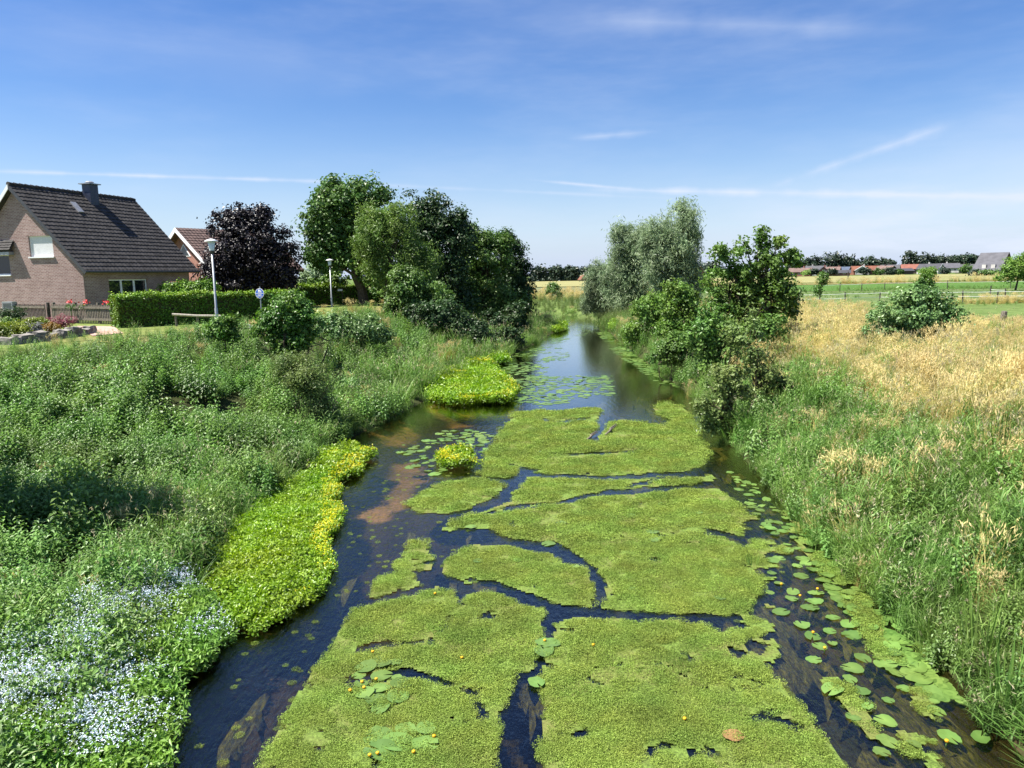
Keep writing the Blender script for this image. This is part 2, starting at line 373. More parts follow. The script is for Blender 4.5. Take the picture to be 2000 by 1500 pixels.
def ground_z(x, y, sd=None):
    x = np.asarray(x, float); y = np.asarray(y, float)
    if sd is None: sd = river_sd(x, y)
    lf = is_left(x, y)
    hl = 2.4; wl = 12.0; hr = 1.55-0.35*sstep(25, 62, y)-0.0*x; wr = 6.5
    tl = np.clip(sd/wl, 0, 1); tr = np.clip(sd/wr, 0, 1)
    zl = 0.10*sstep(0, .3, sd)+hl*(0.35*tl+0.65*tl*tl*(3-2*tl))-.1*tl
    zr = 0.22*sstep(0, .5, sd)+hr*(tr*(2-tr))*0.9
    zr = np.where(y > 80, np.minimum(zr, .2+0.25*sd), zr)
    z = np.where(lf, zl, zr)
    far = sstep(70, 130, np.hypot(x, y)); z = np.where(sd > 0, z*(1-far)+np.where(lf, np.minimum(z, 1.6), 1.2)*far, z)
    z = z+np.where(sd > .3, 0.12*(fnoise(x*.35, y*.35, 3)-.5)*(1-sstep(9, 14, sd)), 0)
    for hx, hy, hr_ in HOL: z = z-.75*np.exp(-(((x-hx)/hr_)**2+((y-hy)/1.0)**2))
    return np.where(sd < 0, np.maximum(-0.65, sd*0.45)+.05*(vnoise(x*2, y*2)-.5)-.02, z)
def axis(a, dens, far, grow=1.18):
    lo, hi = a; v = list(np.arange(lo, hi+dens/2, dens)); s = dens
    while v[-1] < far: s *= grow; v.append(v[-1]+s)
    return v
xr = axis((0, 26), .26, 2600); xs = np.array([-q for q in xr[:0:-1]]+xr)
ys = np.array(list(np.arange(-26, 0, 1.0))+axis((0, 46), .27, 2600, 1.035))
GX, GY = np.meshgrid(xs, ys); GSD = river_sd(GX, GY); GZ = ground_z(GX, GY, GSD)
nx, ny = len(xs), len(ys)
idx = np.arange(nx*ny).reshape(ny, nx)
GQ = np.stack([idx[:-1, :-1], idx[:-1, 1:], idx[1:, 1:], idx[1:, :-1]], -1).reshape(-1, 4)
def vcol(me, cols):
    a = me.attributes.new('zone', 'FLOAT_COLOR', 'POINT')
    a.data.foreach_set('color', np.hstack([cols, np.ones((len(cols), 1))]).astype(np.float32).ravel())
def groundcol(x, y, sd):
    lf = is_left(x, y); n = fnoise(x*.25+9, y*.25, 4); n2 = fnoise(x*.9, y*.9+40, 3)
    soil = np.array([.045, .055, .02]); green = np.array([.09, .145, .035]); lawn = np.array([.165, .21, .06]); dryc = np.array([.24, .20, .085])
    c = np.zeros(x.shape+(3,)); c[:] = soil
    w = sstep(10.2, 12.0, sd+1.2*(n-.5))[..., None]
    lawnc = lawn*(0.8+.4*n2[..., None])+ (dryc-lawn)*(.55*sstep(.45, .7, n)[..., None])
    for hx, hy, hr_ in HOL: c = np.where((np.exp(-(((x-hx)/hr_)**2+((y-hy)/1.0)**2)) > .25)[..., None], np.array([.014, .015, .008]), c)  # overhang shade of the bank hollows, painted near-black into the ground colour
    c = np.where(lf[..., None], c*(1-w)+lawnc*w, c)
    wr = sstep(2.5, 5.0, sd+3*(n-.5))[..., None]
    wr = wr*(1-.75*sstep(28, 40, y)*(1-sstep(4, 6.5, sd)))[..., None]
    c = np.where(~lf[..., None], c*(1-wr)+dryc*(.75+.5*n2[..., None])*wr, c)
    past = (sstep(23, 26.5, x-(y-37)*.12+3*(n-.5))*sstep(14, 22, y))[..., None]
    c = np.where(~lf[..., None], c*(1-past)+np.array([.125, .18, .055])*(.75+.5*n2[..., None])*past, c)
    bed = np.array([.05, .036, .018])*(.4+1.2*n2[..., None])
    olive = np.array([.030, .036, .010])
    bed = bed+(olive-bed)*sstep(.4, .6, n)[..., None]
    px, py = proj(np.stack([x, y, np.full(x.shape, -.45)], -1).reshape(-1, 3)); px = px.reshape(x.shape); py = py.reshape(x.shape)
    wx = px+60*(n2-.5); wy = py+40*(n-.5)
    for poly in ([(700, 985), (745, 935), (755, 895), (805, 880), (830, 915), (800, 960), (760, 995), (720, 1000)], [(830, 800), (900, 785), (960, 790), (960, 812), (880, 820), (830, 812)],
                 [(455, 1320), (475, 1282), (510, 1275), (505, 1310), (475, 1335)], [(715, 870), (760, 840), (830, 835), (800, 860), (740, 885)]):
        k = (inpoly(wx, wy, poly) & (sd < 0))[..., None]
        bed = np.where(k, np.array([.46, .27, .11])*(.25+1.1*n2[..., None]), bed)
    c = np.where((sd < .0)[..., None], bed, c)
    far = sstep(60, 90, np.hypot(x, y))[..., None]
    return c*(1-far)+np.array([.115, .165, .05])*far*(.85+.3*n[..., None]) if True else c
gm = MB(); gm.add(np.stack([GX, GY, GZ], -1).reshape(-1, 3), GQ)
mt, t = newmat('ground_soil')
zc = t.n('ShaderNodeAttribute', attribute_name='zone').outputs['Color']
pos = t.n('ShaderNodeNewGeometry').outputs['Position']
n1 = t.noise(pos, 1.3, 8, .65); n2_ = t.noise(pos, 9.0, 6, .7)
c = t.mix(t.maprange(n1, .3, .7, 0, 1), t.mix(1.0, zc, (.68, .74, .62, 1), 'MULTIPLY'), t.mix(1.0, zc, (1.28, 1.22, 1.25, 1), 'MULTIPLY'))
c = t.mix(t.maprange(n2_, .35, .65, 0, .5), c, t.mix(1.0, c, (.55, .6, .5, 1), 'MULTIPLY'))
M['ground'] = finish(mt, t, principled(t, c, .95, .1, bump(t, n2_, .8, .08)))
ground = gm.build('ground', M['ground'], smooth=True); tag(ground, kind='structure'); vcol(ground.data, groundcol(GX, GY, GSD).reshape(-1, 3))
# water sheet
wm = MB(); wx = np.linspace(-70, 16, 60); wy = np.linspace(-28, 98, 80); A, B = np.meshgrid(wx, wy)
ix = np.arange(A.size).reshape(A.shape)
wm.add(np.stack([A, B, 0*A], -1).reshape(-1, 3), np.stack([ix[:-1, :-1], ix[:-1, 1:], ix[1:, 1:], ix[1:, :-1]], -1).reshape(-1, 4))
mt, t = newmat('river_water')
pos = t.n('ShaderNodeNewGeometry').outputs['Position']
mp = t.n('ShaderNodeMapping'); t.set(mp.inputs[0], pos); mp.inputs['Scale'].default_value = (3.2, .9, 1); mp.inputs['Rotation'].default_value = (0, 0, .12)
wv1 = t.noise(mp.outputs[0], 3.4, 6, .6); wv2 = t.noise(pos, 8.0, 3, .5)
hgt = t.math('ADD', wv1, t.math('MULTIPLY', wv2, .35))
bn = bump(t, hgt, .17, .05); sy_w = t.n('ShaderNodeSeparateXYZ'); t.set(sy_w.inputs[0], pos); t.set(bn.node.inputs['Strength'], t.maprange(sy_w.outputs[1], 11, 26, .55, .13))
fr = t.n('ShaderNodeFresnel'); fr.inputs['IOR'].default_value = 1.5; t.set(fr.inputs['Normal'], bn)
gl = t.n('ShaderNodeBsdfGlossy'); gl.inputs['Roughness'].default_value = .03; gl.inputs['Color'].default_value = (.93, .93, .92, 1); t.set(gl.inputs['Normal'], bn)
tr = t.n('ShaderNodeBsdfTransparent'); tr.inputs['Color'].default_value = (.66, .64, .48, 1)
mx = t.n('ShaderNodeMixShader'); t.set(mx.inputs[0], t.math('MULTIPLY_ADD', fr.outputs[0], 1.5, .0, True)); mt.node_tree.links.new(tr.outputs[0], mx.inputs[1]); mt.node_tree.links.new(gl.outputs[0], mx.inputs[2])
M['water'] = finish(mt, t, mx.outputs[0])
water = wm.build('water', M['water'], smooth=True); tag(water, kind='structure')

def gz1(x, y): return float(ground_z(np.array([x]), np.array([y]))[0])
def onground(px, py, Y=None):
    """point of the ground under a pixel (march along the ray)"""
    d = pray(px, py); ts = np.linspace(3, 500, 6000)/1.0
    P = CAM+ts[:, None]*d; z = ground_z(P[:, 0], P[:, 1]); k = np.argmax(P[:, 2] < z)
    return P[k]

# fields beyond the fence: sheets laid on the flat ground
def sheet(name, quad, z, cols, nscale=.08, fine=2.0):
    mb = MB(); n = 24; q = np.asarray(quad, float); u = np.linspace(0, 1, n)
    U, V = np.meshgrid(u, u)
    P = ((1-U)*(1-V))[..., None]*q[0]+(U*(1-V))[..., None]*q[1]+(U*V)[..., None]*q[2]+((1-U)*V)[..., None]*q[3]
    ii = np.arange(n*n).reshape(n, n); zz = np.full(U.shape, z)
    mb.add(np.concatenate([P, zz[..., None]], -1).reshape(-1, 3), np.stack([ii[:-1, :-1], ii[:-1, 1:], ii[1:, 1:], ii[1:, :-1]], -1).reshape(-1, 4))
    mt, t = newmat(name+'_surface'); pos = t.n('ShaderNodeNewGeometry').outputs['Position']
    mp = t.n('ShaderNodeMapping'); t.set(mp.inputs[0], pos); mp.inputs['Scale'].default_value = (.35, 1, 1)
    c = t.ramp(t.maprange(t.noise(mp.outputs[0], nscale, 6, .65), .3, .7, 0, 1, False), cols)
    nf = t.noise(pos, fine, 6, .7)
    c = t.mix(t.maprange(nf, .35, .65, 0, .45), c, t.mix(1.0, c, (.6, .65, .55, 1), 'MULTIPLY'))
    o = mb.build(name, finish(mt, t, principled(t, c, .95, .1, bump(t, nf, .6, .2))))
    return tag(o, kind='structure')
sheet('pasture', [(17, 66), (170, 62), (260, 105), (17, 112)], 1.29, [(0, (.085, .125, .04)), (.5, (.11, .155, .055)), (1, (.145, .175, .075))])
sheet('meadow', [(17, 112), (260, 105), (330, 152), (17, 158)], 1.33, [(0, (.06, .13, .025)), (1, (.085, .16, .035))])
sheet('rough_verge', [(-40, 96), (17, 96), (17, 132), (-60, 132)], 1.30, [(0, (.11, .13, .04)), (.5, (.21, .17, .065)), (1, (.26, .20, .085))], .2)
sheet('dry_field_strip', [(17, 158), (330, 152), (400, 186), (17, 190)], 1.37, [(0, (.07, .11, .03)), (.45, (.14, .145, .05)), (1, (.24, .19, .085))], .09)
sheet('grey_green_field', [(-60, 132), (17, 132), (17, 182), (-90, 182)], 1.33, [(0, (.14, .165, .085)), (1, (.18, .195, .105))])
sheet('grain_field', [(-150, 190), (520, 186), (700, 352), (-260, 352)], 1.36, [(0, (.20, .20, .08)), (.5, (.25, .24, .105)), (1, (.30, .27, .13))], .03)

# ------------------------------------------------------------------ houses
def wall_face(mb, poly, holes, f, depth=0.12, mat=0, rmat=0):
    """flat wall outline with rectangular openings; f maps (a, b, inward) to a point"""
    loops = [[Vector((a, b, 0)) for a, b in poly]]
    for (a0, b0, a1, b1) in holes: loops.append([Vector((a0, b0, 0)), Vector((a0, b1, 0)), Vector((a1, b1, 0)), Vector((a1, b0, 0))])
    flat = [p for l in loops for p in l]
    tr = tessellate_polygon(loops)
    mb.add([f(p.x, p.y, 0) for p in flat], None, tr, mat=mat)
    for (a0, b0, a1, b1) in holes:
        c = [(a0, b0), (a1, b0), (a1, b1), (a0, b1)]
        mb.add([f(a, b, 0) for a, b in c]+[f(a, b, depth) for a, b in c], [(k, (k+1) % 4, 4+(k+1) % 4, 4+k) for k in range(4)], mat=rmat)
def tiled_slope(mb, p0, du, dn, up, nu, nrow, amp=0.03, lip=0.035, per=0.3, mat=0):
    """courses of wavy tiles: du along the eaves, dn from ridge to eaves (total vectors), up = normal"""
    du = np.asarray(du, float); dn = np.asarray(dn, float); up = np.asarray(up, float); p0 = np.asarray(p0, float)
    Lu = np.linalg.norm(du); n = max(4, int(Lu/per)*nu); u = np.linspace(0, 1, n+1)
    w = amp*np.abs(np.sin(u*Lu/per*math.pi))**0.8
    for r in range(nrow):
        a = p0+dn*(r/nrow); b = p0+dn*((r+1.0)/nrow)
        A = a+u[:, None]*du+up*(w+0.0)[:, None]
        B = b+u[:, None]*du+up*(w+lip)[:, None]
        C = b+u[:, None]*du+up*(w*0.3-0.02)[:, None]
        V = np.vstack([A, B, C]); k = np.arange(n)
        mb.add(V, np.vstack([np.stack([k, k+1, n+1+k+1, n+1+k], 1), np.stack([n+1+k, n+1+k+1, 2*n+2+k+1, 2*n+2+k], 1)]), mat=mat)
def slab(mb, quad, thick, mat=0):
    q = np.asarray(quad, float); n = unit(np.cross(q[1]-q[0], q[3]-q[0]))
    V = np.vstack([q, q-n*thick])
    mb.add(V, [(0, 1, 2, 3), (7, 6, 5, 4), (0, 4, 5, 1), (1, 5, 6, 2), (2, 6, 7, 3), (3, 7, 4, 0)], mat=mat)
def window_part(root, f, a0, b0, a1, b1, inn, panes=1, shutter=False, name='window', sill=True, fw=.07):
    mb = MB()
    def bx(mb, A0, B0, A1, B1, d0, d1):
        V = [f(a, b, d) for d in (d1, d0) for a, b in ((A0, B0), (A1, B0), (A1, B1), (A0, B1))]
        mb.add(V, [(0, 3, 2, 1), (4, 5, 6, 7), (0, 1, 5, 4), (1, 2, 6, 5), (2, 3, 7, 6), (3, 0, 4, 7)])
    bx(mb, a0, b0, a0+fw, b1, inn-.03, inn+.05); bx(mb, a1-fw, b0, a1, b1, inn-.03, inn+.05)
    bx(mb, a0+fw, b0, a1-fw, b0+fw, inn-.03, inn+.05); bx(mb, a0+fw, b1-fw, a1-fw, b1, inn-.03, inn+.05)
    for k in range(1, panes):
        c = a0+(a1-a0)*k/panes; bx(mb, c-fw, b0+fw, c+fw, b1-fw, inn-.028, inn+.048)
    w = mb.build(name, M['white'], root)
    g = MB(); bx(g, a0+fw*.5, b0+fw*.5, a1-fw*.5, b1-fw*.5, inn+.01, inn+.03); g.build('pane', M['glass'], w)
    if shutter:
        s = MB(); nb = int((b1-b0-.1)/.055)
        for k in range(nb):
            z0 = b0+fw+(b1-b0-2*fw)*k/nb; z1 = b0+fw+(b1-b0-2*fw)*(k+1)/nb
            bx(s, a0+fw, z0, a1-fw, z1-.012, inn-.02, inn+.005)
        s.build('roller_shutter', M['white'], w)
    if sill:
        s = MB(); bx(s, a0-.06, b0-.07, a1+.06, b0-.003, -.09, inn+.02); s.build('sill', M['white'], w)
    return w

# --- the brick house with the dark roof
HP = atY(15, 360, 44.0); HU = np.array([.255, .967]); HV = np.array([.967, -.255]); GZH = 2.4
hrz = math.atan2(HV[1], HV[0])
house = thing('brick_house', 'pale brick house with steep dark tiled roof, chimney and closed white shutter', 'house', (HP[0], HP[1], GZH), hrz)
RZ, EZ, HW, HL = HP[2]-GZH, 2.78, 4.75, 9.83
kk = (RZ-EZ)/HW
def loc(px, py, plane, val):
    """local house coordinates where a pixel's ray meets x=val or y=val"""
    d = pray(px, py); o = CAM-np.array([HP[0], HP[1], GZH])
    ox, oy, oz = o[:2]@HV, o[:2]@HU, o[2]; dx, dy, dz = d[:2]@HV, d[:2]@HU, d[2]
    t = (val-ox)/dx if plane == 'x' else (val-oy)/dy
    return np.array([ox+t*dx, oy+t*dy, oz+t*dz])
zr = lambda x: RZ-kk*abs(x)-.30
ww = 4.32; y0, y1, y2 = .30, 9.4, 7.5
a = loc(59, 502, 'y', y0); b = loc(101, 460, 'y', y0); WG = (a[0], a[2], b[0], b[2])
a = loc(-40, 538, 'y', y0); b = loc(17, 497, 'y', y0); WN = (a[0], a[2], b[0], b[2])
a = loc(217, 600, 'x', ww); b = loc(287, 545, 'x', ww); WE = (a[1], max(a[2], 1.0), b[1], b[2])
mb = MB()
fg = lambda a, b, d: (a, y0+d, b)
fe = lambda a, b, d: (ww-d, a, b)
wall_face(mb, [(-ww, -.3), (ww, -.3), (ww, zr(ww)), (0, zr(0)), (-ww, zr(ww))], [WG]+([WN] if WN[0] > -ww+.1 else []), fg)
wall_face(mb, [(y0, -.3), (y2, -.3), (y2, zr(ww)), (y0, zr(ww))], [(WE[0], .9, WE[2], WE[3])], fe)
mb.box((-ww, y0+.2, -.3), (-ww+.2, y1, zr(ww)))                               # far side wall
mb.box((1.6, y2-.25, -.3), (ww-.002, y2, zr(ww)-.02))                          # loggia back walls
mb.add([(-ww, y1, -.3), (1.6, y1, -.3), (1.6, y1, zr(1.6)), (0, y1, zr(0)), (-ww, y1, zr(ww))], [(0, 1, 2, 3)], [(0, 3, 4)])
mb.box((1.4, y2, -.3), (1.6, y1, zr(1.6)-.05))
mb.box((ww-.45, y1-.5, -.3), (ww, y1, zr(ww)-.05))                             # corner pier
mb.box((ww-.30, y2, 2.05), (ww-.003, y1-.5, zr(ww)-.02))                        # lintel beams
mb.add([(1.6, y1-.2, 2.1), (ww-.45, y1-.2, 2.1), (ww-.45, y1-.2, zr(ww-.45)), (1.6, y1-.2, zr(1.6))], [(0, 1, 2, 3)])
mb.build('wall', M['brick'], house)
roof = MB()
for sgn in (1, -1):
    nrm = np.array([sgn*kk, 0, 1])/math.hypot(kk, 1)
    tiled_slope(roof, (0, 0, RZ), (0, HL, 0), (sgn*HW, 0, EZ-RZ), nrm, 6, 21)
    slab(roof, [(0, 0.01, RZ-.03), (sgn*HW, 0.01, EZ-.03), (sgn*HW, HL-.01, EZ-.03), (0, HL-.01, RZ-.03)][::sgn], .16)
roof = roof.build('roof', M['rooftile'], house)
rt = MB(); n = 26
for k in range(n):
    ya = HL*k/n; yb = HL*(k+1)/n+.05
    rt.tube([(0, ya, RZ+.03), (0, yb, RZ+.005)], [.13, .105], 8)
rt.build('ridge_tiles', M['rooftile'], roof)
ch = MB(); cx, cy = .42, 5.55
ch.box((cx-.30, cy-.34, RZ-kk*1.0), (cx+.30, cy+.34, RZ+.56)); chm = ch.build('chimney', M['slate'], roof)
cc = MB(); cc.box((cx-.44, cy-.48, RZ+.562), (cx+.44, cy+.48, RZ+.62)); cc.lathe([(0.22, RZ+.62), (.22, RZ+.68), (.28, RZ+.70), (.17, RZ+.77), (0, RZ+.78)], (cx, cy, 0), 14)
cc.build('chimney_cap', M['zinc'], chm)
sk = MB(); s0 = loc(131, 396, 'x', 1.0)
def roofpt(x, y, h=.0): n_ = np.array([kk, 0, 1])/math.hypot(kk, 1); return np.array([x, y, RZ-kk*x])+n_*h
slab(sk, [roofpt(.75, 3.45, .13), roofpt(1.35, 3.45, .13), roofpt(1.35, 3.85, .13), roofpt(.75, 3.85, .13)], .13)
sk.build('skylight', M['zinc'], roof)
for sgn in (1, -1):
    for yy in (-.03, HL):
        vb = MB(); vb.add([(0, yy, RZ+.02), (0, yy+.035, RZ+.02), (sgn*(HW+.02), yy+.035, EZ), (sgn*(HW+.02), yy, EZ), (0, yy, RZ-.26), (0, yy+.035, RZ-.26), (sgn*(HW+.02), yy+.035, EZ-.26), (sgn*(HW+.02), yy, EZ-.26)],
                          [(0, 1, 2, 3), (4, 7, 6, 5), (0, 3, 7, 4), (1, 5, 6, 2), (2, 6, 7, 3)])
        vb.build('verge_board', M['darkmetal'] if sgn > 0 else M['white'], roof)
gt = MB(); gt.tube([(HW+.06, -.05, EZ-.08), (HW+.06, HL+.05, EZ-.08)], .075, 8); gt.tube([(HW+.02, HL-.1, EZ-.1), (ww+.1, HL-.35, EZ-.5), (ww+.08, HL-.4, EZ-.7), (ww+.08, HL-.4, 0)], .045, 6)
gt.build('gutter', M['darkmetal'], roof)
for (a0, b0, a1, b1), f in ((WG, fg), ((WE[0], .9, WE[2], WE[3]), fe)):       # soldier course lintels
    nb = int((a1-a0+.3)/.09); so_ = MB()
    V = []; Q = []
    for k in range(nb+1): V += [f(a0-.15+(a1-a0+.3)*k/nb, b1+.01, -.006-.004*(k % 2)), f(a0-.15+(a1-a0+.3)*k/nb, b1+.24, -.006-.004*(k % 2))]
    so_.add(V, [(2*k, 2*k+2, 2*k+3, 2*k+1) for k in range(nb)]); so_.build('brick_lintel', M['brick'], house)
window_part(house, fg, *WG, .12, 1, True)
if WN[0] > -ww+.1: window_part(house, fg, *WN, .12, 2)
window_part(house, fe, WE[0], .9, WE[2], WE[3], .12, 3)
# small tiled canopy over a second gable window, cut by the picture edge
cnp = MB(); cz = loc(10, 490, 'y', y0-.3)[2]; cxr = loc(21, 490, 'y', y0-.3)[0]
tiled_slope(cnp, (cxr-2.6, y0-.02, cz+.62), (2.6, 0, 0), (0, -.34, -.58), (0, -.86, .5), 6, 4)
slab(cnp, [(cxr-2.6, y0-.36, cz), (cxr, y0-.36, cz), (cxr, y0-.005, cz+.58), (cxr-2.6, y0-.005, cz+.58)], .05)
cnp.build('canopy', [M['rooftile']], house)
fb = MB(); fb.box((cxr-2.6, y0-.34, cz-.24), (cxr-.12, y0-.01, cz-.06)); fb.build('canopy_fascia', M['zinc'], house)

# --- generic gabled house: ridge along local y, gable at y=0
def gable_house(name, label, loc_, rz, w, L, eave, ridge, wallm, roofm, wins=(), chim=None, over=.4, boards=None, rows=10, cat='house', group=None, tiles=False, dormer=False):
    r = thing(name, label, cat, loc_, rz, group); hw = w/2; k = (ridge-eave)/(hw+over)
    z = lambda x: ridge-k*abs(x)-.2
    fs = {'g': lambda a, b, d: (a, d, b), 'e': lambda a, b, d: (hw-d, a, b), 'w': lambda a, b, d: (-hw+d, L-a, b)}
    mb = MB(); hl = lambda s: [(q[1], q[2], q[3], q[4]) for q in wins if q[0] == s]
    wall_face(mb, [(-hw, -.6), (hw, -.6), (hw, z(hw)), (0, z(0)), (-hw, z(hw))], hl('g'), fs['g'])
    wall_face(mb, [(0, -.6), (L, -.6), (L, z(hw)), (0, z(hw))], hl('e'), fs['e'])
    wall_face(mb, [(0, -.6), (L, -.6), (L, z(hw)), (0, z(hw))], hl('w'), fs['w'])
    mb.add([(-hw, L, -.6), (hw, L, -.6), (hw, L, z(hw)), (0, L, z(0)), (-hw, L, z(hw))], [(0, 1, 2, 3)], [(0, 3, 4)])
    mb.build('wall', wallm, r)
    rf = MB()
    for s in (1, -1):
        slab(rf, [(0, -over, ridge), (s*(hw+over), -over, eave), (s*(hw+over), L+over, eave), (0, L+over, ridge)][::s], .18)
        if tiles:
            nrm = np.array([s*k, 0, 1])/math.hypot(k, 1)
            tiled_slope(rf, (0, -over, ridge+.02), (0, L+2*over, 0), (s*(hw+over), 0, eave-ridge), nrm, 6, rows)
    rf = rf.build('roof', roofm, r)
    if chim: c = MB(); c.box((chim[0]-.35, chim[1]-.35, ridge-1.2), (chim[0]+.35, chim[1]+.35, ridge+.8)); c.build('chimney', wallm, rf)
    if boards is not None:
        vb = MB(); e_ = hw+over; A = [(-e_, eave), (0, ridge+.03), (e_, eave), (e_, eave-.3), (0, ridge-.3), (-e_, eave-.3)]
        vb.add([(x, -over-.05, zz) for x, zz in A]+[(x, -over-.002, zz) for x, zz in A],
               [(5, 4, 1, 0), (4, 3, 2, 1), (6, 7, 10, 11), (7, 8, 9, 10)]+[(k, (k+1) % 6, 6+(k+1) % 6, 6+k) for k in range(6)])
        vb.build('verge_board', boards, rf)
    for q in wins: window_part(r, fs[q[0]], *q[1:5], .1, q[5] if len(q) > 5 else 1, sill=False, fw=.09)
    return r, fs, hw, z
ap = atY(356, 446, 60.0)
rb, fs, hw, zf = gable_house('red_brick_house', 'red brick house with brown roof and white verge boards behind the purple tree', (ap[0], ap[1], 2.3), math.radians(-37), 8.4, 7.2, 2.9, ap[2]-2.3,
    M['redbrick'], M['brownroof'], [('g', 2.2, .9, 3.4, 2.1), ('g', -2.6, .9, -1.2, 2.1)], None, .6, M['white'], 16, tiles=True)
tw = MB(); zt = zf(0)-.75
for q, mm, dd in (((-.95, .95, 0), 1, -.04), ((-.75, .75, .08), 0, -.06)):
    a0, a1, o_ = q; h = (a1-a0)*.52
    tw.add([(a0, dd, zt-1.25+o_), (a1, dd, zt-1.25+o_), (0, dd, zt-1.25+o_+h), (a0, .02, zt-1.25+o_), (a1, .02, zt-1.25+o_), (0, .02, zt-1.25+o_+h)], [(0, 1, 4, 3), (1, 2, 5, 4), (2, 0, 3, 5)], [(0, 1, 2), (3, 5, 4)], mat=mm)
tw.build('window', [M['glass'], M['white']], rb)

# --- far village. (x0, x1, ridge, eave/base px, depth, rz, wall, roof, label)
def far_house(px, pyr, pyb, wpx, Y, rz, wall, roofm, label, frac=.42, L=None, wins=True, name='village_house', boards=None):
    s = Y/F; base = atY(px, pyb, Y); hgt = (pyb-pyr)*s; w = wpx*s
    wn_ = []
    if wins:
        wn_ = [('g', -w*.28, hgt*.12, -w*.08, hgt*.34), ('g', w*.08, hgt*.12, w*.28, hgt*.34), ('g', -.6, hgt*.45, .6, hgt*.62)]
        LL = L or w*1.3
        wn_ += [(sd, LL*q, hgt*.1, LL*q+1.3, hgt*.28) for sd in 'ew' for q in (.15, .45, .72)]
    return gable_house(name, label, (base[0], base[1], base[2]), math.radians(rz), w, L or w*1.3, hgt*frac, hgt, wall, roofm, wn_, (0.8, (L or w*1.3)*.6) if wins else None, .5, boards)
Yv = 395
far_house(1553, 523, 537, 24, Yv, -70, M['plainbrick'], M['roof_solar'], 'farthest left village house, red wall under blue grey roof')
far_house(1584, 523, 537, 30, Yv-8, 62, M['plainbrick'], M['roof_brown'], 'village house with rusty brown roof behind pale shrubs')
far_house(1612, 519, 536, 30, Yv+22, 75, M['render'], M['roof_grey'], 'village house with long light grey roof rising behind the brick gable')
far_house(1608, 521, 536, 17, Yv-12, -18, M['plainbrick'], M['roof_dark'], 'red brick gable with two white windows and dark grey roof')
far_house(1640, 521, 535, 24, Yv, 58, M['darkbrick'], M['roof_brown'], 'dark brick house with grey brown roof beside red brick gable')
far_house(1660, 521, 534, 26, Yv+25, 70, M['plainbrick'], M['roof_solar'], 'village house with dark blue solar roof')
far_house(1660, 527, 536, 34, Yv-20, 66, M['plainbrick'], M['roof_dark'], 'low red walled bungalow with spreading dark roof', .35)
far_house(1684, 519, 534, 24, Yv, -24, M['render'], M['roof_grey'], 'white gabled village house with a round dark bush in front', boards=M['white'])
far_house(1722, 519, 534, 32, Yv+6, 78, M['plainbrick'], M['roof_orange'], 'long village house with bright orange tiled roof', L=15)
far_house(1744, 519, 534, 24, Yv-4, 28, M['darkbrick'], M['roof_brown'], 'dark gabled house joined to the long orange roof')
far_house(1758, 517, 533, 26, Yv+25, 72, M['darkbrick'], M['roof_grey'], 'grey roofed village house right of the orange roof')
far_house(1779, 524, 533, 30, Yv-18, 80, M['darkbrick'], M['roof_dark'], 'low dark outbuilding in front of the grey roofed house', .45, wins=False, name='outbuilding')
far_house(1797, 516, 532, 25, Yv+4, 68, M['darkbrick'], M['roof_red'], 'village house with salmon red tiled roof')
far_house(1838, 515, 533, 30, Yv-5, 40, M['render'], M['roof_dark'], 'dark roofed village house with white gable edge', boards=M['white'])
far_house(1872, 514, 530, 26, Yv-2, 64, M['render'], M['roof_silver'], 'white walled house with solar panels on silver roof')
far_house(1904, 516, 532, 24, Yv+5, 70, M['darkbrick'], M['roof_grey'], 'grey roofed house half hidden by the modern house')
bgb = atY(1957, 533, 285); sfar = 285/F
bh, bfs, bhw, bz = gable_house('modern_house', 'large modern dark brick house with long silver roof slope', (bgb[0]+1.6, bgb[1], bgb[2]), math.radians(42), 19, 8.5, .7, 39.5*sfar, M['darkbrick'], M['roof_silver'],
    [('g', -.8, 4.4, 1.2, 6.2), ('g', -4.2, 1.9, -2.2, 3.7)], None, .5, M['roof_dark'])
dm = MB()
for q in (1.6, 4.6): dm.box((-bhw+1.2, q, .2), (-bhw+3.2, q+1.3, 3.2))
dm.build('dormer', M['render'], bh)
far_house(1367, 521, 545, 20, 300, 35, M['plainbrick'], M['roof_orange'], 'orange roofed brick house showing between willow and oak', .5, name='farmhouse')
far_house(1141, 537, 549, 11, 325, 15, M['plainbrick'], M['roof_orange'], 'small pointed orange roof beyond the grain field', .2, wins=False, name='barn')

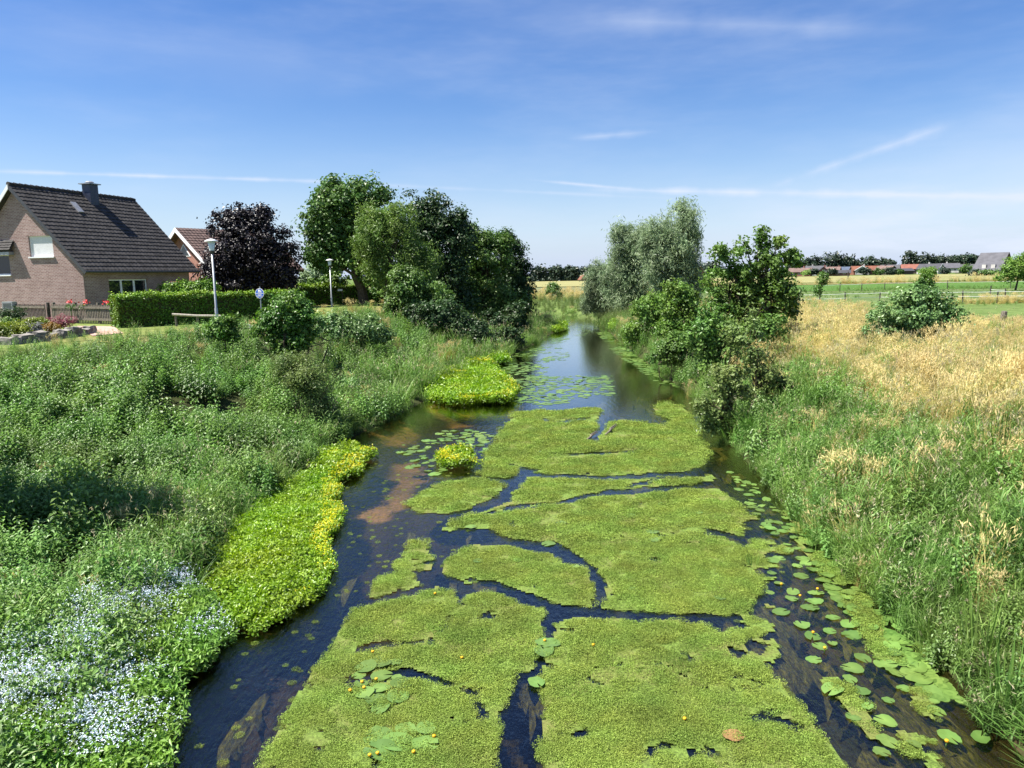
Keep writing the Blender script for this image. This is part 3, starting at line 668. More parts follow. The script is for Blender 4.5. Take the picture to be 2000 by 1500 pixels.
# ------------------------------------------------------------------ trees and shrubs
def tree(name, label, cat, Y, lobes, base, mat, n=14000, L=.16, Wd=.09, clump=.5, ncl=None, trunk=.16, limbs=12, droop=0.0, group=None, parts=('trunk', 'crown'), seed=1, bark='bark', flat=.75, shell=.4, stems=1, up=.45):
    r = np.random.default_rng(seed)
    lw = []
    for q in lobes:
        c = atY(q[0], q[1], Y+(q[4] if len(q) > 4 else 0)); s = np.linalg.norm(c-CAM)/F
        lw.append((c, np.array([q[2]*s, (q[2]+q[3])*.5*s*.9, q[3]*s])))
    if base is not None:
        b = atY(base[0], base[1], Y)
    else:
        b = lw[0][0].copy()
    b[2] = gz1(b[0], b[1])-.05
    root = thing(name, label, cat, tuple(b), 0, group)
    vol = np.array([np.prod(R)**(2/3) for _, R in lw]); vol /= vol.sum()
    surf = sum(np.prod(R)**(2/3) for _, R in lw)*4*math.pi
    ncl = ncl or int(np.clip(surf/(clump*clump*1.35), 25, 900))
    which = r.choice(len(lw), ncl, p=vol)
    C = np.zeros((ncl, 3)); O = np.zeros((ncl, 3))
    for k, (c, R) in enumerate(lw):
        s = which == k; m_ = s.sum()
        d = unit(r.normal(size=(m_, 3))); rad = r.random(m_)**shell*np.where(r.random(m_) < .14, 1.05+.22*r.random(m_), 1)
        C[s] = c+d*R*rad[:, None]*(.82+.26*r.random((m_, 1))); O[s] = d
    g = ground_z(C[:, 0], C[:, 1]); C[:, 2] = np.maximum(C[:, 2], g+.15*clump)
    # leaves
    per = n/ncl; cnt = r.poisson(per*(.6+.8*r.random(ncl))); ci = np.repeat(np.arange(ncl), cnt); m_ = len(ci)
    rc = clump*(.55+.8*r.random(ncl))[ci]
    off = r.normal(size=(m_, 3))*np.array([.40, .40, .40*flat])
    if droop: off[:, 2] = off[:, 2]*(1+droop)-.3*droop
    P = C[ci]+off*rc[:, None]
    Nn = unit(off+1e-3)*.5+O[ci]*.35+np.array([0, 0, up])+r.normal(size=(m_, 3))*.45
    P[:, 2] = np.maximum(P[:, 2], ground_z(P[:, 0], P[:, 1])+.02)
    ax = None
    if droop:
        ax = np.array([0, 0, -1.0])*droop+r.normal(size=(m_, 3))*.45; Nn = O[ci]*.55+r.normal(size=(m_, 3))*.6+np.array([0, 0, .6])
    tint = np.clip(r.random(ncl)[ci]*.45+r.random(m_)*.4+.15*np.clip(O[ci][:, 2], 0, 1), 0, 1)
    sz = .7+.6*r.random(m_)
    mb = MB(); leaves(mb, P-b, Nn, L*sz, Wd*sz, tint, r, ax); mb.build(parts[1], mat, root)
    # wood
    wb = MB()
    ctr = sum(c*v for (c, _), v in zip(lw, vol))-b
    order = r.permutation(ncl)[:limbs]
    for q in range(stems):
        o_ = np.array([r.normal()*.25, r.normal()*.2, 0])*(stems > 1)
        fork = o_*2+np.array([ctr[0]*.6, ctr[1]*.6, max(ctr[2]*.62, .3)])
        tr_ = [o_, o_+fork*.33+r.normal(size=3)*trunk*.4, o_*.5+fork*.7+r.normal(size=3)*trunk*.4, fork, fork+(ctr-fork)*.9]
        wb.tube(tr_, [trunk*1.15/math.sqrt(stems), trunk*.95/math.sqrt(stems), trunk*.8/math.sqrt(stems), trunk*.65/math.sqrt(stems), trunk*.25], 7)
        for k in order[q::stems]:
            e = C[k]-b; st = fork*(.55+.5*r.random()); md = (st+e)/2+np.array([0, 0, .12*np.linalg.norm(e-st)])+r.normal(size=3)*.1
            wb.tube([st, md, e], [trunk*.38/math.sqrt(stems), trunk*.22, trunk*.05+.004], 5, cap=False)
            for j in range(2):
                k2 = r.integers(ncl); e2 = C[k2]-b
                if np.linalg.norm(e2-md) < max(np.linalg.norm(e-st), .8): wb.tube([md, (md+e2)/2+np.array([0, 0, .08]), e2], [trunk*.16, trunk*.1, .004], 4, cap=False)
    wb.build(parts[0], M[bark], root)
    return root
SH = ('stem', 'foliage')
tree('maple_tree', 'tall green maple with spreading irregular crown behind the second lamp', 'tree', 57,
     [(655, 420, 62, 62), (700, 388, 58, 42), (640, 470, 52, 52), (720, 450, 50, 60), (690, 500, 58, 42), (617, 440, 30, 20), (748, 378, 24, 20), (650, 372, 24, 24), (625, 505, 35, 25), (735, 530, 30, 30)],
     (712, 590), M['maple'], 30000, .26, .17, .75, trunk=.38, limbs=22, seed=11)
tree('yellow_willow_tree', 'yellow-green weeping tree in front of the maple', 'tree', 51,
     [(735, 455, 46, 50), (780, 440, 38, 36), (738, 510, 40, 40), (795, 495, 48, 42), (832, 515, 30, 34), (712, 470, 24, 38), (765, 415, 30, 20), (770, 540, 40, 20)],
     (752, 606), M['yellow_willow'], 22000, .22, .065, .50, trunk=.2, limbs=14, droop=.55, seed=12)
DT = 'trees in the dark clump on the left bank'
tree('dark_broadleaf_tree', 'tallest dark tree of the left-bank clump, right of the yellow-green tree', 'tree', 56,
     [(862, 455, 60, 70), (820, 430, 45, 48), (855, 545, 70, 70), (895, 440, 32, 34), (800, 500, 40, 60), (880, 600, 55, 45), (838, 400, 26, 22)], (866, 640), M['darktree'], 30000, .24, .14, .75, trunk=.3, limbs=14, seed=13, group=DT)
tree('dark_broadleaf_tree', 'middle tree of the dark left-bank clump with greener sunlit top', 'tree', 60,
     [(945, 510, 52, 60), (960, 590, 55, 55), (925, 465, 34, 30), (975, 480, 28, 28), (910, 560, 40, 60)], (950, 640), M['midtree'], 26000, .24, .13, .7, trunk=.26, limbs=12, seed=14, group=DT)
tree('dark_broadleaf_tree', 'rightmost tree of the dark clump, leaning over the river', 'tree', 66,
     [(1000, 515, 34, 50), (1008, 585, 34, 48), (985, 470, 22, 24), (1018, 545, 22, 36), (985, 560, 40, 60)], (995, 628), M['darktree'], 22000, .25, .14, .7, trunk=.24, limbs=12, seed=15, group=DT)
HS = 'shrubs under the dark trees'
tree('hawthorn_shrub', 'leafy sunlit shrub filling the space right of the maple trunk', 'shrub', 47,
     [(805, 565, 48, 40), (780, 600, 36, 26), (840, 590, 45, 40), (790, 540, 30, 22)], (805, 625), M['midtree'], 14000, .19, .12, .5, trunk=.07, limbs=10, parts=SH, seed=16, group=HS, stems=3)
tree('elder_shrub', 'dark shrub skirt at the slope edge under the tall dark tree', 'shrub', 44,
     [(860, 620, 55, 38), (905, 640, 45, 26), (820, 615, 35, 22)], (865, 650), M['darktree'], 12000, .17, .11, .45, trunk=.06, limbs=9, parts=SH, seed=17, group=HS, stems=3)
tree('elder_shrub', 'shaded shrub overhanging the water below the middle dark tree', 'shrub', 51,
     [(955, 640, 50, 30), (990, 640, 32, 34), (1010, 615, 28, 26)], (960, 660), M['darktree'], 12000, .19, .12, .5, trunk=.06, limbs=9, parts=SH, seed=18, group=HS, stems=3)
tree('elder_shrub', 'lowest dark shrub reaching down to the water under the clump', 'shrub', 43.5, [(930, 656, 42, 24), (975, 668, 32, 20), (895, 648, 36, 24), (1000, 660, 22, 22)], (940, 672), M['darktree'], 11000, .17, .11, .45, trunk=.05, limbs=9, parts=SH, seed=48, group=HS, stems=3)
tree('purple_tree', 'round dark purple-leaved tree behind the clipped hedge', 'tree', 55,
     [(490, 475, 72, 62), (450, 510, 48, 60), (535, 500, 42, 58), (490, 430, 45, 30), (440, 440, 36, 28), (560, 540, 28, 36), (420, 545, 28, 30), (480, 545, 70, 30), (512, 415, 20, 16), (405, 520, 14, 20)],
     (485, 585), M['purple'], 36000, .19, .13, .6, trunk=.22, limbs=16, seed=19)
tree('garden_shrub', 'rounded light green shrub beside the second lamp', 'shrub', 60, [(640, 570, 40, 26), (605, 570, 28, 20), (655, 548, 26, 20)], (635, 598), M['hedge'], 8000, .19, .12, .45, trunk=.06, limbs=8, parts=SH, seed=20, stems=3)
tree('garden_shrub', 'leafy shrub filling the gap below the maple crown, right of its trunk', 'shrub', 62, [(735, 572, 42, 26), (700, 578, 22, 18), (770, 570, 34, 26)], (735, 600), M['midtree'], 8000, .19, .12, .45, trunk=.06, limbs=8, parts=SH, seed=49, stems=3)
tree('garden_tree', 'pale feathery small tree between the purple tree and the maple', 'tree', 74, [(618, 535, 32, 26), (645, 520, 24, 24), (600, 550, 18, 14)], (628, 590), M['grey_willow'], 6000, .24, .14, .6, trunk=.1, limbs=8, seed=21)
tree('garden_shrub', 'low dark shrub by the terrace corner of the brick house', 'shrub', 48, [(362, 565, 34, 16), (400, 562, 28, 14), (335, 562, 22, 12)], (370, 590), M['hedge'], 6000, .14, .09, .35, trunk=.04, limbs=6, parts=SH, seed=22, stems=3)
tree('laurel_bush', 'dense rounded bush on the left bank, lit from the left', 'bush', 27.5,
     [(562, 615, 46, 38), (520, 632, 26, 32), (588, 632, 32, 48), (560, 665, 40, 34), (566, 588, 30, 18)], (562, 702), M['bush'], 15000, .115, .072, .3, trunk=.06, limbs=10, parts=SH, seed=23, stems=3)
tree('bank_sapling', 'small leafy bush sprouting left of the dense rounded bush', 'bush', 27, [(436, 642, 24, 26), (450, 625, 12, 16), (418, 648, 16, 14), (455, 655, 18, 10)], (440, 672), M['bush'], 3600, .12, .08, .25, trunk=.03, limbs=6, parts=SH, seed=24)
tree('bramble_mound', 'pale grey-green bramble mound on top of the left bank', 'bush', 34, [(690, 640, 62, 26), (650, 630, 34, 20), (730, 655, 40, 20)], (690, 665), M['bramble'], 9000, .13, .08, .32, trunk=.03, limbs=6, parts=SH, seed=25, stems=3, bark='twig')
tree('willow_shrub', 'thin grey-leaved willow shrub growing low on the left bank', 'shrub', 20.5, [(590, 735, 52, 42), (620, 780, 38, 46), (560, 712, 34, 26), (628, 820, 22, 34)], (618, 840), M['alder'], 14000, .09, .028, .3, ncl=190, trunk=.035, limbs=22, parts=SH, seed=26, stems=3, bark='twig', shell=.6)
# right bank
GW = 'grey willows along the right bank'
tree('grey_willow_tree', 'tallest silvery willow of the right-bank row', 'tree', 60,
     [(1325, 470, 40, 70), (1285, 462, 34, 40), (1352, 545, 22, 50), (1320, 585, 45, 28), (1340, 420, 24, 30), (1310, 530, 48, 60), (1345, 540, 24, 40), (1285, 500, 36, 58), (1352, 470, 15, 45)], (1325, 606), M['grey_willow'], 40000, .34, .062, .6, trunk=.26, limbs=16, droop=.7, seed=31, group=GW)
tree('grey_willow_tree', 'middle silvery willow with feathery top left of the tallest', 'tree', 65,
     [(1225, 480, 38, 42), (1255, 470, 30, 36), (1225, 585, 50, 26), (1250, 540, 48, 56), (1205, 530, 32, 46), (1215, 450, 18, 18)], (1240, 606), M['grey_willow'], 26000, .34, .062, .6, trunk=.22, limbs=12, droop=.7, seed=32, group=GW)
tree('grey_willow_tree', 'low outermost willow of the row bending over the water', 'tree', 70,
     [(1175, 555, 30, 42), (1195, 580, 36, 30), (1152, 565, 16, 32), (1215, 590, 34, 26), (1170, 590, 26, 20), (1148, 595, 16, 16), (1195, 535, 24, 40), (1165, 535, 16, 30)], (1185, 612), M['grey_willow'], 26000, .30, .06, .5, trunk=.15, limbs=9, droop=.7, seed=33, group=GW)
tree('alder_shrub', 'dark green shrub at the foot of the grey willows', 'shrub', 43, [(1262, 612, 36, 36), (1245, 645, 30, 24), (1290, 598, 30, 26), (1270, 660, 24, 20), (1235, 655, 20, 16)], (1262, 668), M['oak'], 11000, .16, .10, .45, trunk=.06, limbs=9, parts=SH, seed=34, stems=3)
tree('alder_shrub', 'bright green shrub between the willows and the oak', 'shrub', 37, [(1322, 578, 34, 30), (1345, 600, 26, 30), (1305, 600, 20, 20), (1330, 625, 34, 24), (1300, 640, 24, 18), (1355, 640, 24, 22)], (1328, 640), M['oak'], 8000, .15, .09, .4, trunk=.05, limbs=8, parts=SH, seed=35, stems=3)
tree('alder_shrub', 'low bright shrub on the right bank behind the alder saplings', 'shrub', 31, [(1300, 690, 26, 22), (1322, 675, 24, 22), (1340, 700, 20, 16)], (1312, 712), M['midtree'], 6000, .13, .08, .34, trunk=.04, limbs=7, parts=SH, seed=50, stems=3)
tree('oak_tree', 'young oak with open leafy shoots on the right bank', 'tree', 29,
     [(1440, 525, 50, 42), (1500, 510, 42, 40), (1487, 462, 13, 20), (1408, 492, 22, 20), (1545, 505, 24, 16), (1470, 575, 72, 40), (1535, 565, 38, 34), (1418, 605, 48, 44), (1385, 560, 26, 36), (1505, 610, 46, 34), (1455, 480, 16, 20), (1522, 475, 16, 16), (1572, 500, 12, 9)],
     (1450, 680), M['oak'], 14000, .15, .09, .32, ncl=275, trunk=.11, limbs=60, seed=36, shell=.6)
tree('hazel_shrub', 'dense dark green shrub below the young oak', 'shrub', 26, [(1385, 640, 34, 44), (1412, 680, 40, 28), (1370, 675, 20, 26), (1450, 650, 36, 26), (1500, 640, 40, 26), (1380, 705, 28, 22), (1420, 710, 30, 20), (1345, 660, 14, 30)], (1395, 718), M['midtree'], 9000, .12, .075, .3, trunk=.05, limbs=12, parts=SH, seed=37, stems=3)
tree('alder_sapling', 'thin alder sapling with sparse leaves leaning over the right water edge', 'sapling', 19.5,
     [(1428, 740, 46, 46), (1400, 800, 42, 40), (1432, 660, 24, 34), (1370, 790, 26, 20), (1400, 835, 40, 20), (1440, 830, 30, 26)], (1430, 868), M['alder'], 5200, .095, .058, .22, ncl=150, trunk=.05, limbs=40, seed=38, shell=.7, bark='twig', parts=('trunk', 'crown'))
tree('alder_sapling', 'thin dark alder sapling standing higher up the right bank', 'sapling', 20.5,
     [(1468, 690, 30, 40), (1495, 735, 44, 40), (1465, 620, 14, 30), (1530, 750, 34, 24), (1470, 780, 34, 30)], (1464, 815), M['alder'], 4200, .09, .055, .22, ncl=120, trunk=.045, limbs=34, seed=39, shell=.7, bark='twig')
tree('bramble_bush', 'big bright green bramble bush in the dry grass on the right', 'bush', 26,
     [(1780, 618, 84, 32), (1735, 652, 56, 26), (1845, 618, 36, 32), (1795, 580, 48, 20), (1705, 662, 34, 20), (1765, 670, 50, 18), (1830, 645, 40, 22)], (1780, 690), M['bramble'], 22000, .105, .068, .26, trunk=.03, limbs=12, parts=SH, seed=40, stems=3, bark='twig')
tree('field_shrub', 'single round green shrub in the pale field beyond the river bend', 'shrub', 98, [(1082, 574, 17, 17), (1080, 562, 10, 10), (1085, 588, 18, 9)], (1082, 598), M['bush'], 4200, .22, .14, .5, trunk=.06, limbs=6, parts=SH, seed=41)
tree('field_tree', 'small round-crowned tree at the far right fence', 'tree', 100, [(1985, 522, 24, 20), (1970, 535, 18, 12), (1998, 510, 14, 12), (2010, 530, 22, 18)], (1983, 563), M['oak'], 7000, .26, .17, .6, trunk=.13, limbs=9, seed=42)
tree('field_sapling', 'spindly sapling by the fence post left of the bramble bush', 'sapling', 64, [(1606, 545, 8, 12), (1600, 565, 9, 10), (1612, 537, 6, 6)], (1600, 592), M['bush'], 1500, .15, .1, .3, trunk=.035, limbs=6, seed=43)
tree('field_shrub', 'dark shrub poking up behind the bramble bush', 'shrub', 75, [(1803, 548, 15, 10), (1795, 556, 12, 9), (1812, 554, 11, 9)], (1802, 566), M['bush'], 2200, .2, .13, .45, trunk=.05, limbs=5, parts=SH, seed=44)
tree('field_tree', 'small bushy tree standing alone in the grain field', 'tree', 230, [(1811, 530, 15, 9), (1818, 534, 12, 6)], (1813, 541), M['oak'], 1800, .5, .34, 1.2, trunk=.12, limbs=5, seed=45)
# far trees
VT = 'trees in the far tree lines'
fl = [(1553, 519, 20, 10, 'low far tree just right of the oak tip'), (1588, 517, 22, 11, 'far tree behind the brown roofed house'), (1626, 512, 28, 16, 'broad highest far tree behind the brick gable'),
      (1650, 516, 20, 12, 'far tree right of the broad highest one'), (1664, 519, 12, 11, 'narrow far tree beside the white gabled house'), (1698, 515, 20, 9, 'round far tree behind the white gabled house'),
      (1732, 517, 17, 8, 'round far tree behind the dark gabled house'), (1778, 512, 14, 15, 'pointed far tree left of the salmon roof'), (1808, 511, 24, 12, 'wide far tree behind the salmon roof'),
      (1850, 514, 18, 9, 'far tree behind the dark roofed house'), (1872, 510, 24, 9, 'wide far tree behind the solar panel house'), (1898, 511, 13, 9, 'far tree left of the modern house roof'), (1835, 514, 14, 9, 'small far tree between salmon and dark roofs'),
      (1052, 540, 17, 16, 'far tree beside the dark left-bank clump'), (1088, 538, 21, 16, 'left of two dark round trees beyond the grain field'), (1115, 538, 20, 15, 'right of two dark round trees beyond the grain field'),
      (1134, 541, 12, 11, 'far tree behind the pointed orange roof'), (1152, 538, 20, 14, 'far tree partly behind the grey willows'), (1070, 548, 14, 4, 'low far bush between two round trees'), (1390, 525, 20, 10, 'far tree glimpsed between willow and oak'), (1375, 535, 10, 6, 'small far bush beside the orange roofed farmhouse')]
for k, (x, y, rx, ry, lb) in enumerate(fl):
    y -= 1.5; ry *= 1.2
    bpx = 530 if x > 1300 else 552
    Yf = 430 if x > 1300 else 345
    tree('far_tree', lb, 'tree', Yf, [(x, y, rx, ry), (x-rx*.45, y+ry*.45, rx*.6, ry*.6), (x+rx*.5, y+ry*.5, rx*.6, ry*.55), (x+rx*.1, y-ry*.3, rx*.6, ry*.55), (x, y+ry*.7, rx*.85, ry*.5)], (x, bpx), M['fartree'], 2600, 1.2, .85, 2.0, trunk=.4, limbs=5, seed=100+k, group=VT)
for k, (x, y, rx, ry, mm, lb) in enumerate([(1688, 528, 11, 7, 'fartree', 'round dark bush before the white gable'), (1717, 530, 10, 5, 'maple', 'green bush below the orange roof'), (1738, 529, 12, 6, 'fartree', 'dark bush before the dark gabled house'),
        (1757, 530, 7, 4, 'maple', 'small bush right of the long orange roof'), (1846, 528, 9, 5, 'fartree', 'bush before the dark roofed village house'), (1889, 525, 12, 9, 'midtree', 'light green weeping tree beside the modern house'),
        (1574, 533, 8, 4, 'yellow_willow', 'pale yellow-green shrubs before the brown roof'), (1590, 530, 9, 5, 'fartree', 'dark garden bush left of the brick gable'), (1626, 529, 9, 5, 'fartree', 'dark garden bush right of the brick gable'), (1930, 532, 30, 4, 'maple', 'low green hedge plants before the modern house'), (1905, 533, 8, 4, 'fartree', 'dark garden bush left of the modern house')]):
    tree('village_shrub', lb, 'shrub', 372 if x < 1895 else 270, [(x, y, rx, ry), (x-rx*.4, y+ry*.3, rx*.6, ry*.6), (x+rx*.4, y+ry*.3, rx*.6, ry*.6)], (x, y+ry), M[mm], 900, .8, .5, 1.2, trunk=.12, limbs=4, parts=SH, seed=150+k, group='garden shrubs along the village edge')
# a tree just beside the near left bank; its shade falls on the nettles and forget-me-nots
tree('bank_tree', 'tree beside the near left bank whose shade falls on the nettles', 'tree', 11.6, [(-300, 370, 120, 110), (-225, 450, 80, 70), (-390, 440, 110, 100)], (-350, 1000), M['maple'], 12000, .14, .09, .45, trunk=.16, limbs=12, seed=60)

# clipped hedges
def hedge(label, a, b, width, h, mat, n, seed, L=.10):
    r = np.random.default_rng(seed); a = np.array(a, float); b = np.array(b, float); e = b-a; ln = np.linalg.norm(e); e /= ln; pn = np.array([-e[1], e[0]])
    z0 = min(gz1(*a), gz1(*b)); root = thing('hedge', label, 'hedge', (a[0], a[1], z0), math.atan2(e[1], e[0]))
    # box surfaces: top, two sides, two ends (local x along)
    areas = np.array([ln*width*1.6, ln*h, ln*h, width*h*1.2, width*h*1.2]); w = r.choice(5, n, p=areas/areas.sum()); u = r.random(n); v = r.random(n)
    P = np.zeros((n, 3)); N = np.zeros((n, 3))
    for k, (ax, nn) in enumerate([((u*ln, (v-.5)*width, h+0*u), (0, 0, 1)), ((u*ln, -width/2+0*u, v*h), (0, -1, 0)), ((u*ln, width/2+0*u, v*h), (0, 1, 0)), ((0*u, (u-.5)*width, v*h), (-1, 0, 0)), ((ln+0*u, (u-.5)*width, v*h), (1, 0, 0))]):
        s = w == k; P[s] = np.stack(ax, 1)[s]; N[s] = nn
    wob = (fnoise(P[:, 0]*.8+seed, P[:, 2]*.9+P[:, 1], 3)-.5)*.30
    P += N*(wob+r.normal(size=n)*.045-np.abs(r.normal(size=n))*.05)[:, None]
    shoots = (w == 0) & (r.random(n) < .22); P[shoots, 2] += r.random(shoots.sum())*.16
    Nn = N*.6+np.array([0, 0, .55])+r.normal(size=(n, 3))*.55
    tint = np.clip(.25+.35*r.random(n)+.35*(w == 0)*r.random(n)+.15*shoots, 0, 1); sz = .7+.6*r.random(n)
    mb = MB(); leaves(mb, P, Nn, L*sz, L*.62*sz, tint, r); mb.build('foliage', mat, root)
    c = MB(); c.box((.12, -width/2+.14, 0), (ln-.12, width/2-.14, h-.16)); c.build('branch_core', M['twig'], root)
    return root
h0 = at(232, 641, 2.4); h1 = at(500, 626, 2.4)
dirh = (h1-h0)[:2]; dirh /= np.linalg.norm(dirh); nh = np.array([-dirh[1], dirh[0]])
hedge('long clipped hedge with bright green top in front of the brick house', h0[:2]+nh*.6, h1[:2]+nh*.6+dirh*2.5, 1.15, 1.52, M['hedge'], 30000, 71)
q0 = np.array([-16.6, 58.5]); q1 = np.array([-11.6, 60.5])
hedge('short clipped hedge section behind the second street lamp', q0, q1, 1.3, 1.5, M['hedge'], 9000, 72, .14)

# ------------------------------------------------------------------ garden and street furniture
def post(mb, x, y, z0, z1, r=.05, sides=8, mat=0): return mb.tube([(x, y, z0), (x, y, z1)], r, sides, mat=mat)
lp0 = None
for k, (px, Y, top, lb) in enumerate([(417, 34.2, 465, 'grey street lamp with flat hat standing before the clipped hedge'), (641, 55.0, 505, 'farther street lamp in front of the tall maple')]):
    b = atY(px+8, 640-30*k, Y); z0 = gz1(b[0], b[1]); tp = atY(px, top, Y)[2]
    if lp0 is None:
        r = thing('street_lamp', lb, 'street lamp', (b[0], b[1], z0-.03), 0, 'street lamps along the bank path'); lp0 = r; h = tp-z0
        p = MB(); p.lathe([(.075, 0), (.075, .9), (.055, .95), (.04, h-.62), (.0, h-.62)], sides=10); p.build('pole', M['galv'], r, smooth=True)
        c = MB(); c.lathe([(0, h-.66), (.055, h-.66), (.10, h-.56), (.10, h-.52), (0, h-.52)], sides=12); c.build('socket', M['darkmetal'], r)
        g = MB(); g.lathe([(.10, h-.52), (.165, h-.10), (0, h-.10)], sides=16); g.build('lamp_glass', M['lampglass'], r, smooth=True)
        g = MB(); g.lathe([(.29, h-.12), (.295, h-.095), (.15, h-.03), (.05, h), (0, h+.005)], sides=20); g.lathe([(.29, h-.12), (0, h-.10)], sides=20); g.build('lamp_hat', M['white'], r, smooth=True)
    else:
        r = lp0.copy(); COL.objects.link(r); r.location = (b[0], b[1], z0-.03); r['label'] = lb; r.scale = (1, 1, (tp-z0)/h)
        for ch in list(lp0.children):
            c = ch.copy(); COL.objects.link(c); c.parent = r
# round blue path sign: walker above a line, bicycle below
b = atY(507, 573, 37.0); z0 = gz1(b[0], b[1])
sg = thing('path_sign', 'round blue sign with white walkers above a bicycle beside the hedge', 'road sign', (b[0], b[1], z0), math.radians(-17))
p = MB(); post(p, 0, .05, 0, b[2]-z0+.33, .03); p.build('pole', M['galv'], sg)
zc = b[2]-z0; R_s = .245
def disc(mb, r, y, x=0, z=0, n=28, mat=0):
    a = np.arange(n)*2*math.pi/n; V = np.stack([x+r*np.cos(a), np.full(n, y), z+r*np.sin(a)], 1); V = np.vstack([V, [[x, y, z]]])
    mb.add(V, None, [(k, (k+1) % n, n) for k in range(n)], mat=mat)
pl = MB(); a = np.arange(28)*2*math.pi/28
pl.add([(R_s*math.cos(q), yy, zc+R_s*math.sin(q)) for yy in (0, .012) for q in a], [(k, (k+1) % 28, 28+(k+1) % 28, 28+k) for k in range(28)])
disc(pl, R_s, .012, 0, zc); pl_ = pl; disc(pl, R_s, 0, 0, zc); plo = pl.build('plate', M['signwhite'], sg)
bl = MB(); disc(bl, R_s-.022, -.003, 0, zc); bl.build('blue_face', M['signblue'], plo)
sy = MB(); y_ = -.006
def rect(x0, z0_, x1, z1_): sy.add([(x0, y_, zc+z0_), (x1, y_, zc+z0_), (x1, y_, zc+z1_), (x0, y_, zc+z1_)], [(0, 1, 2, 3)])
def line(x0, z0_, x1, z1_, w):
    d = unit(np.array([x1-x0, z1_-z0_])); n_ = np.array([-d[1], d[0]])*w/2
    sy.add([(x0-n_[0], y_, zc+z0_-n_[1]), (x1-n_[0], y_, zc+z1_-n_[1]), (x1+n_[0], y_, zc+z1_+n_[1]), (x0+n_[0], y_, zc+z0_+n_[1])], [(0, 1, 2, 3)])
rect(-.25, -.012, .25, .008)
disc(sy, .026, y_-.001, -.03, zc+.215); sy.add([(-.075, y_, zc+.18), (.02, y_, zc+.18), (.045, y_, zc+.09), (-.085, y_, zc+.09)], [(0, 1, 2, 3)]); line(-.055, .10, -.075, .02, .03); line(-.01, .10, .012, .02, .03)
disc(sy, .019, y_-.001, .085, zc+.135); rect(.06, .06, .11, .112); line(.072, .07, .062, .02, .02); line(.098, .07, .112, .02, .02); line(.02, .15, .07, .10, .016)
for cx_ in (-.085, .085):
    for q in range(14):
        a0, a1 = q*2*math.pi/14, (q+1)*2*math.pi/14; line(cx_+.055*math.cos(a0), -.125+.055*math.sin(a0), cx_+.055*math.cos(a1), -.125+.055*math.sin(a1), .014)
line(-.085, -.125, -.04, -.065, .014); line(-.04, -.065, .05, -.07, .014); line(.05, -.07, .0, -.13, .014); line(-.085, -.125, 0, -.13, .014); line(-.04, -.065, 0, -.13, .014); line(.085, -.125, .045, -.05, .014); line(.045, -.05, .075, -.045, .012); line(-.06, -.052, -.02, -.052, .018)
sy.build('walker_and_bicycle', M['signwhite'], plo)
# red and white marker post
b = at(489, 638, 2.35); r = thing('marker_post', 'short red and white banded post left of the dense rounded bush', 'post', (b[0], b[1], gz1(b[0], b[1])-.05))
for nm, z0_, z1_, mm in (('red_band', 0, .18, 'signred'), ('white_band', .18, .36, 'signwhite'), ('red_band', .36, .52, 'signred')):
    p = MB(); p.tube([(0, 0, z0_), (0, 0, z1_)], .055, 12); p.build(nm, M[mm], r)
# little name plate over the far hedge
b = atY(664, 567, 58.0); z0 = gz1(b[0], b[1]); r = thing('small_sign', 'small white plate on a thin stake above the short hedge section', 'sign', (b[0], b[1], z0))
p = MB(); post(p, .16, .02, 0, b[2]-z0+.12, .022); p.build('stake', M['weathered'], r); p = MB(); p.box((-.17, -.012, b[2]-z0-.06), (.2, .0, b[2]-z0+.09)); p.build('plate', M['signwhite'], r)
# pale rail in front of the hedge
a = at(336, 617, 3.0); b = at(432, 618, 3.0); a = atY(336, 614, 34.6); b = atY(432, 617, 35.2)
r = thing('wooden_rail', 'pale weathered rail running along the foot of the clipped hedge', 'railing', (a[0], a[1], gz1(a[0], a[1])))
o_ = np.array([a[0], a[1], gz1(a[0], a[1])])
p = MB(); p.tube([a-o_, (a+b)/2-o_+np.array([0, 0, -.03]), b-o_], .055, 8); p.build('bar', M['palewood'], r)
for q in (.06, .5, .94):
    c = a+(b-a)*q-o_; p = MB(); p.tube([(c[0], c[1]+.06, -.1), (c[0], c[1]+.06, c[2]-.03)], .05, 7); p.build('post', M['weathered'], r)
# picket fence
f0 = at(104, 630, 2.4); f1 = at(238, 634, 2.4); f2 = at(30, 628, 2.4)
def picket(label, A, B, hh, mat, gate=False):
    A = np.array(A[:2]); B = np.array(B[:2]); e = B-A; ln = np.linalg.norm(e); rz = math.atan2(e[1], e[0])
    r = thing('picket_fence', label, 'fence', (A[0], A[1], gz1(*A)-.05), rz)
    pb = MB(); n = int(ln/.14)
    for k in range(n): x = ln*k/n+.02; pb.box((x, -.03, .08), (x+.07, -.008, hh-.12+.03*((k*7) % 3)/2))
    pb.build('picket_panel', mat, r)
    for zz in (.22, hh-.30):
        q = MB(); q.box((0, -.085, zz), (ln, -.032, zz+.11)); q.build('rail', M['weathered'], r)
    npst = max(2, int(ln/2.0)+1)
    for k in range(npst): x = ln*k/(npst-1); q = MB(); q.box((x-.06, .052, -.1), (x+.06, .172, hh)); q.build('post', mat, r)
    return r
picket('weathered picket fence with pale rails in front of the house corner', f0, f1, 1.12, M['weathered'])
picket('darker picket fence section behind the flower bed', f2, f0+np.array([-.3, 0, 0]), 1.12, M['fence_wood'])
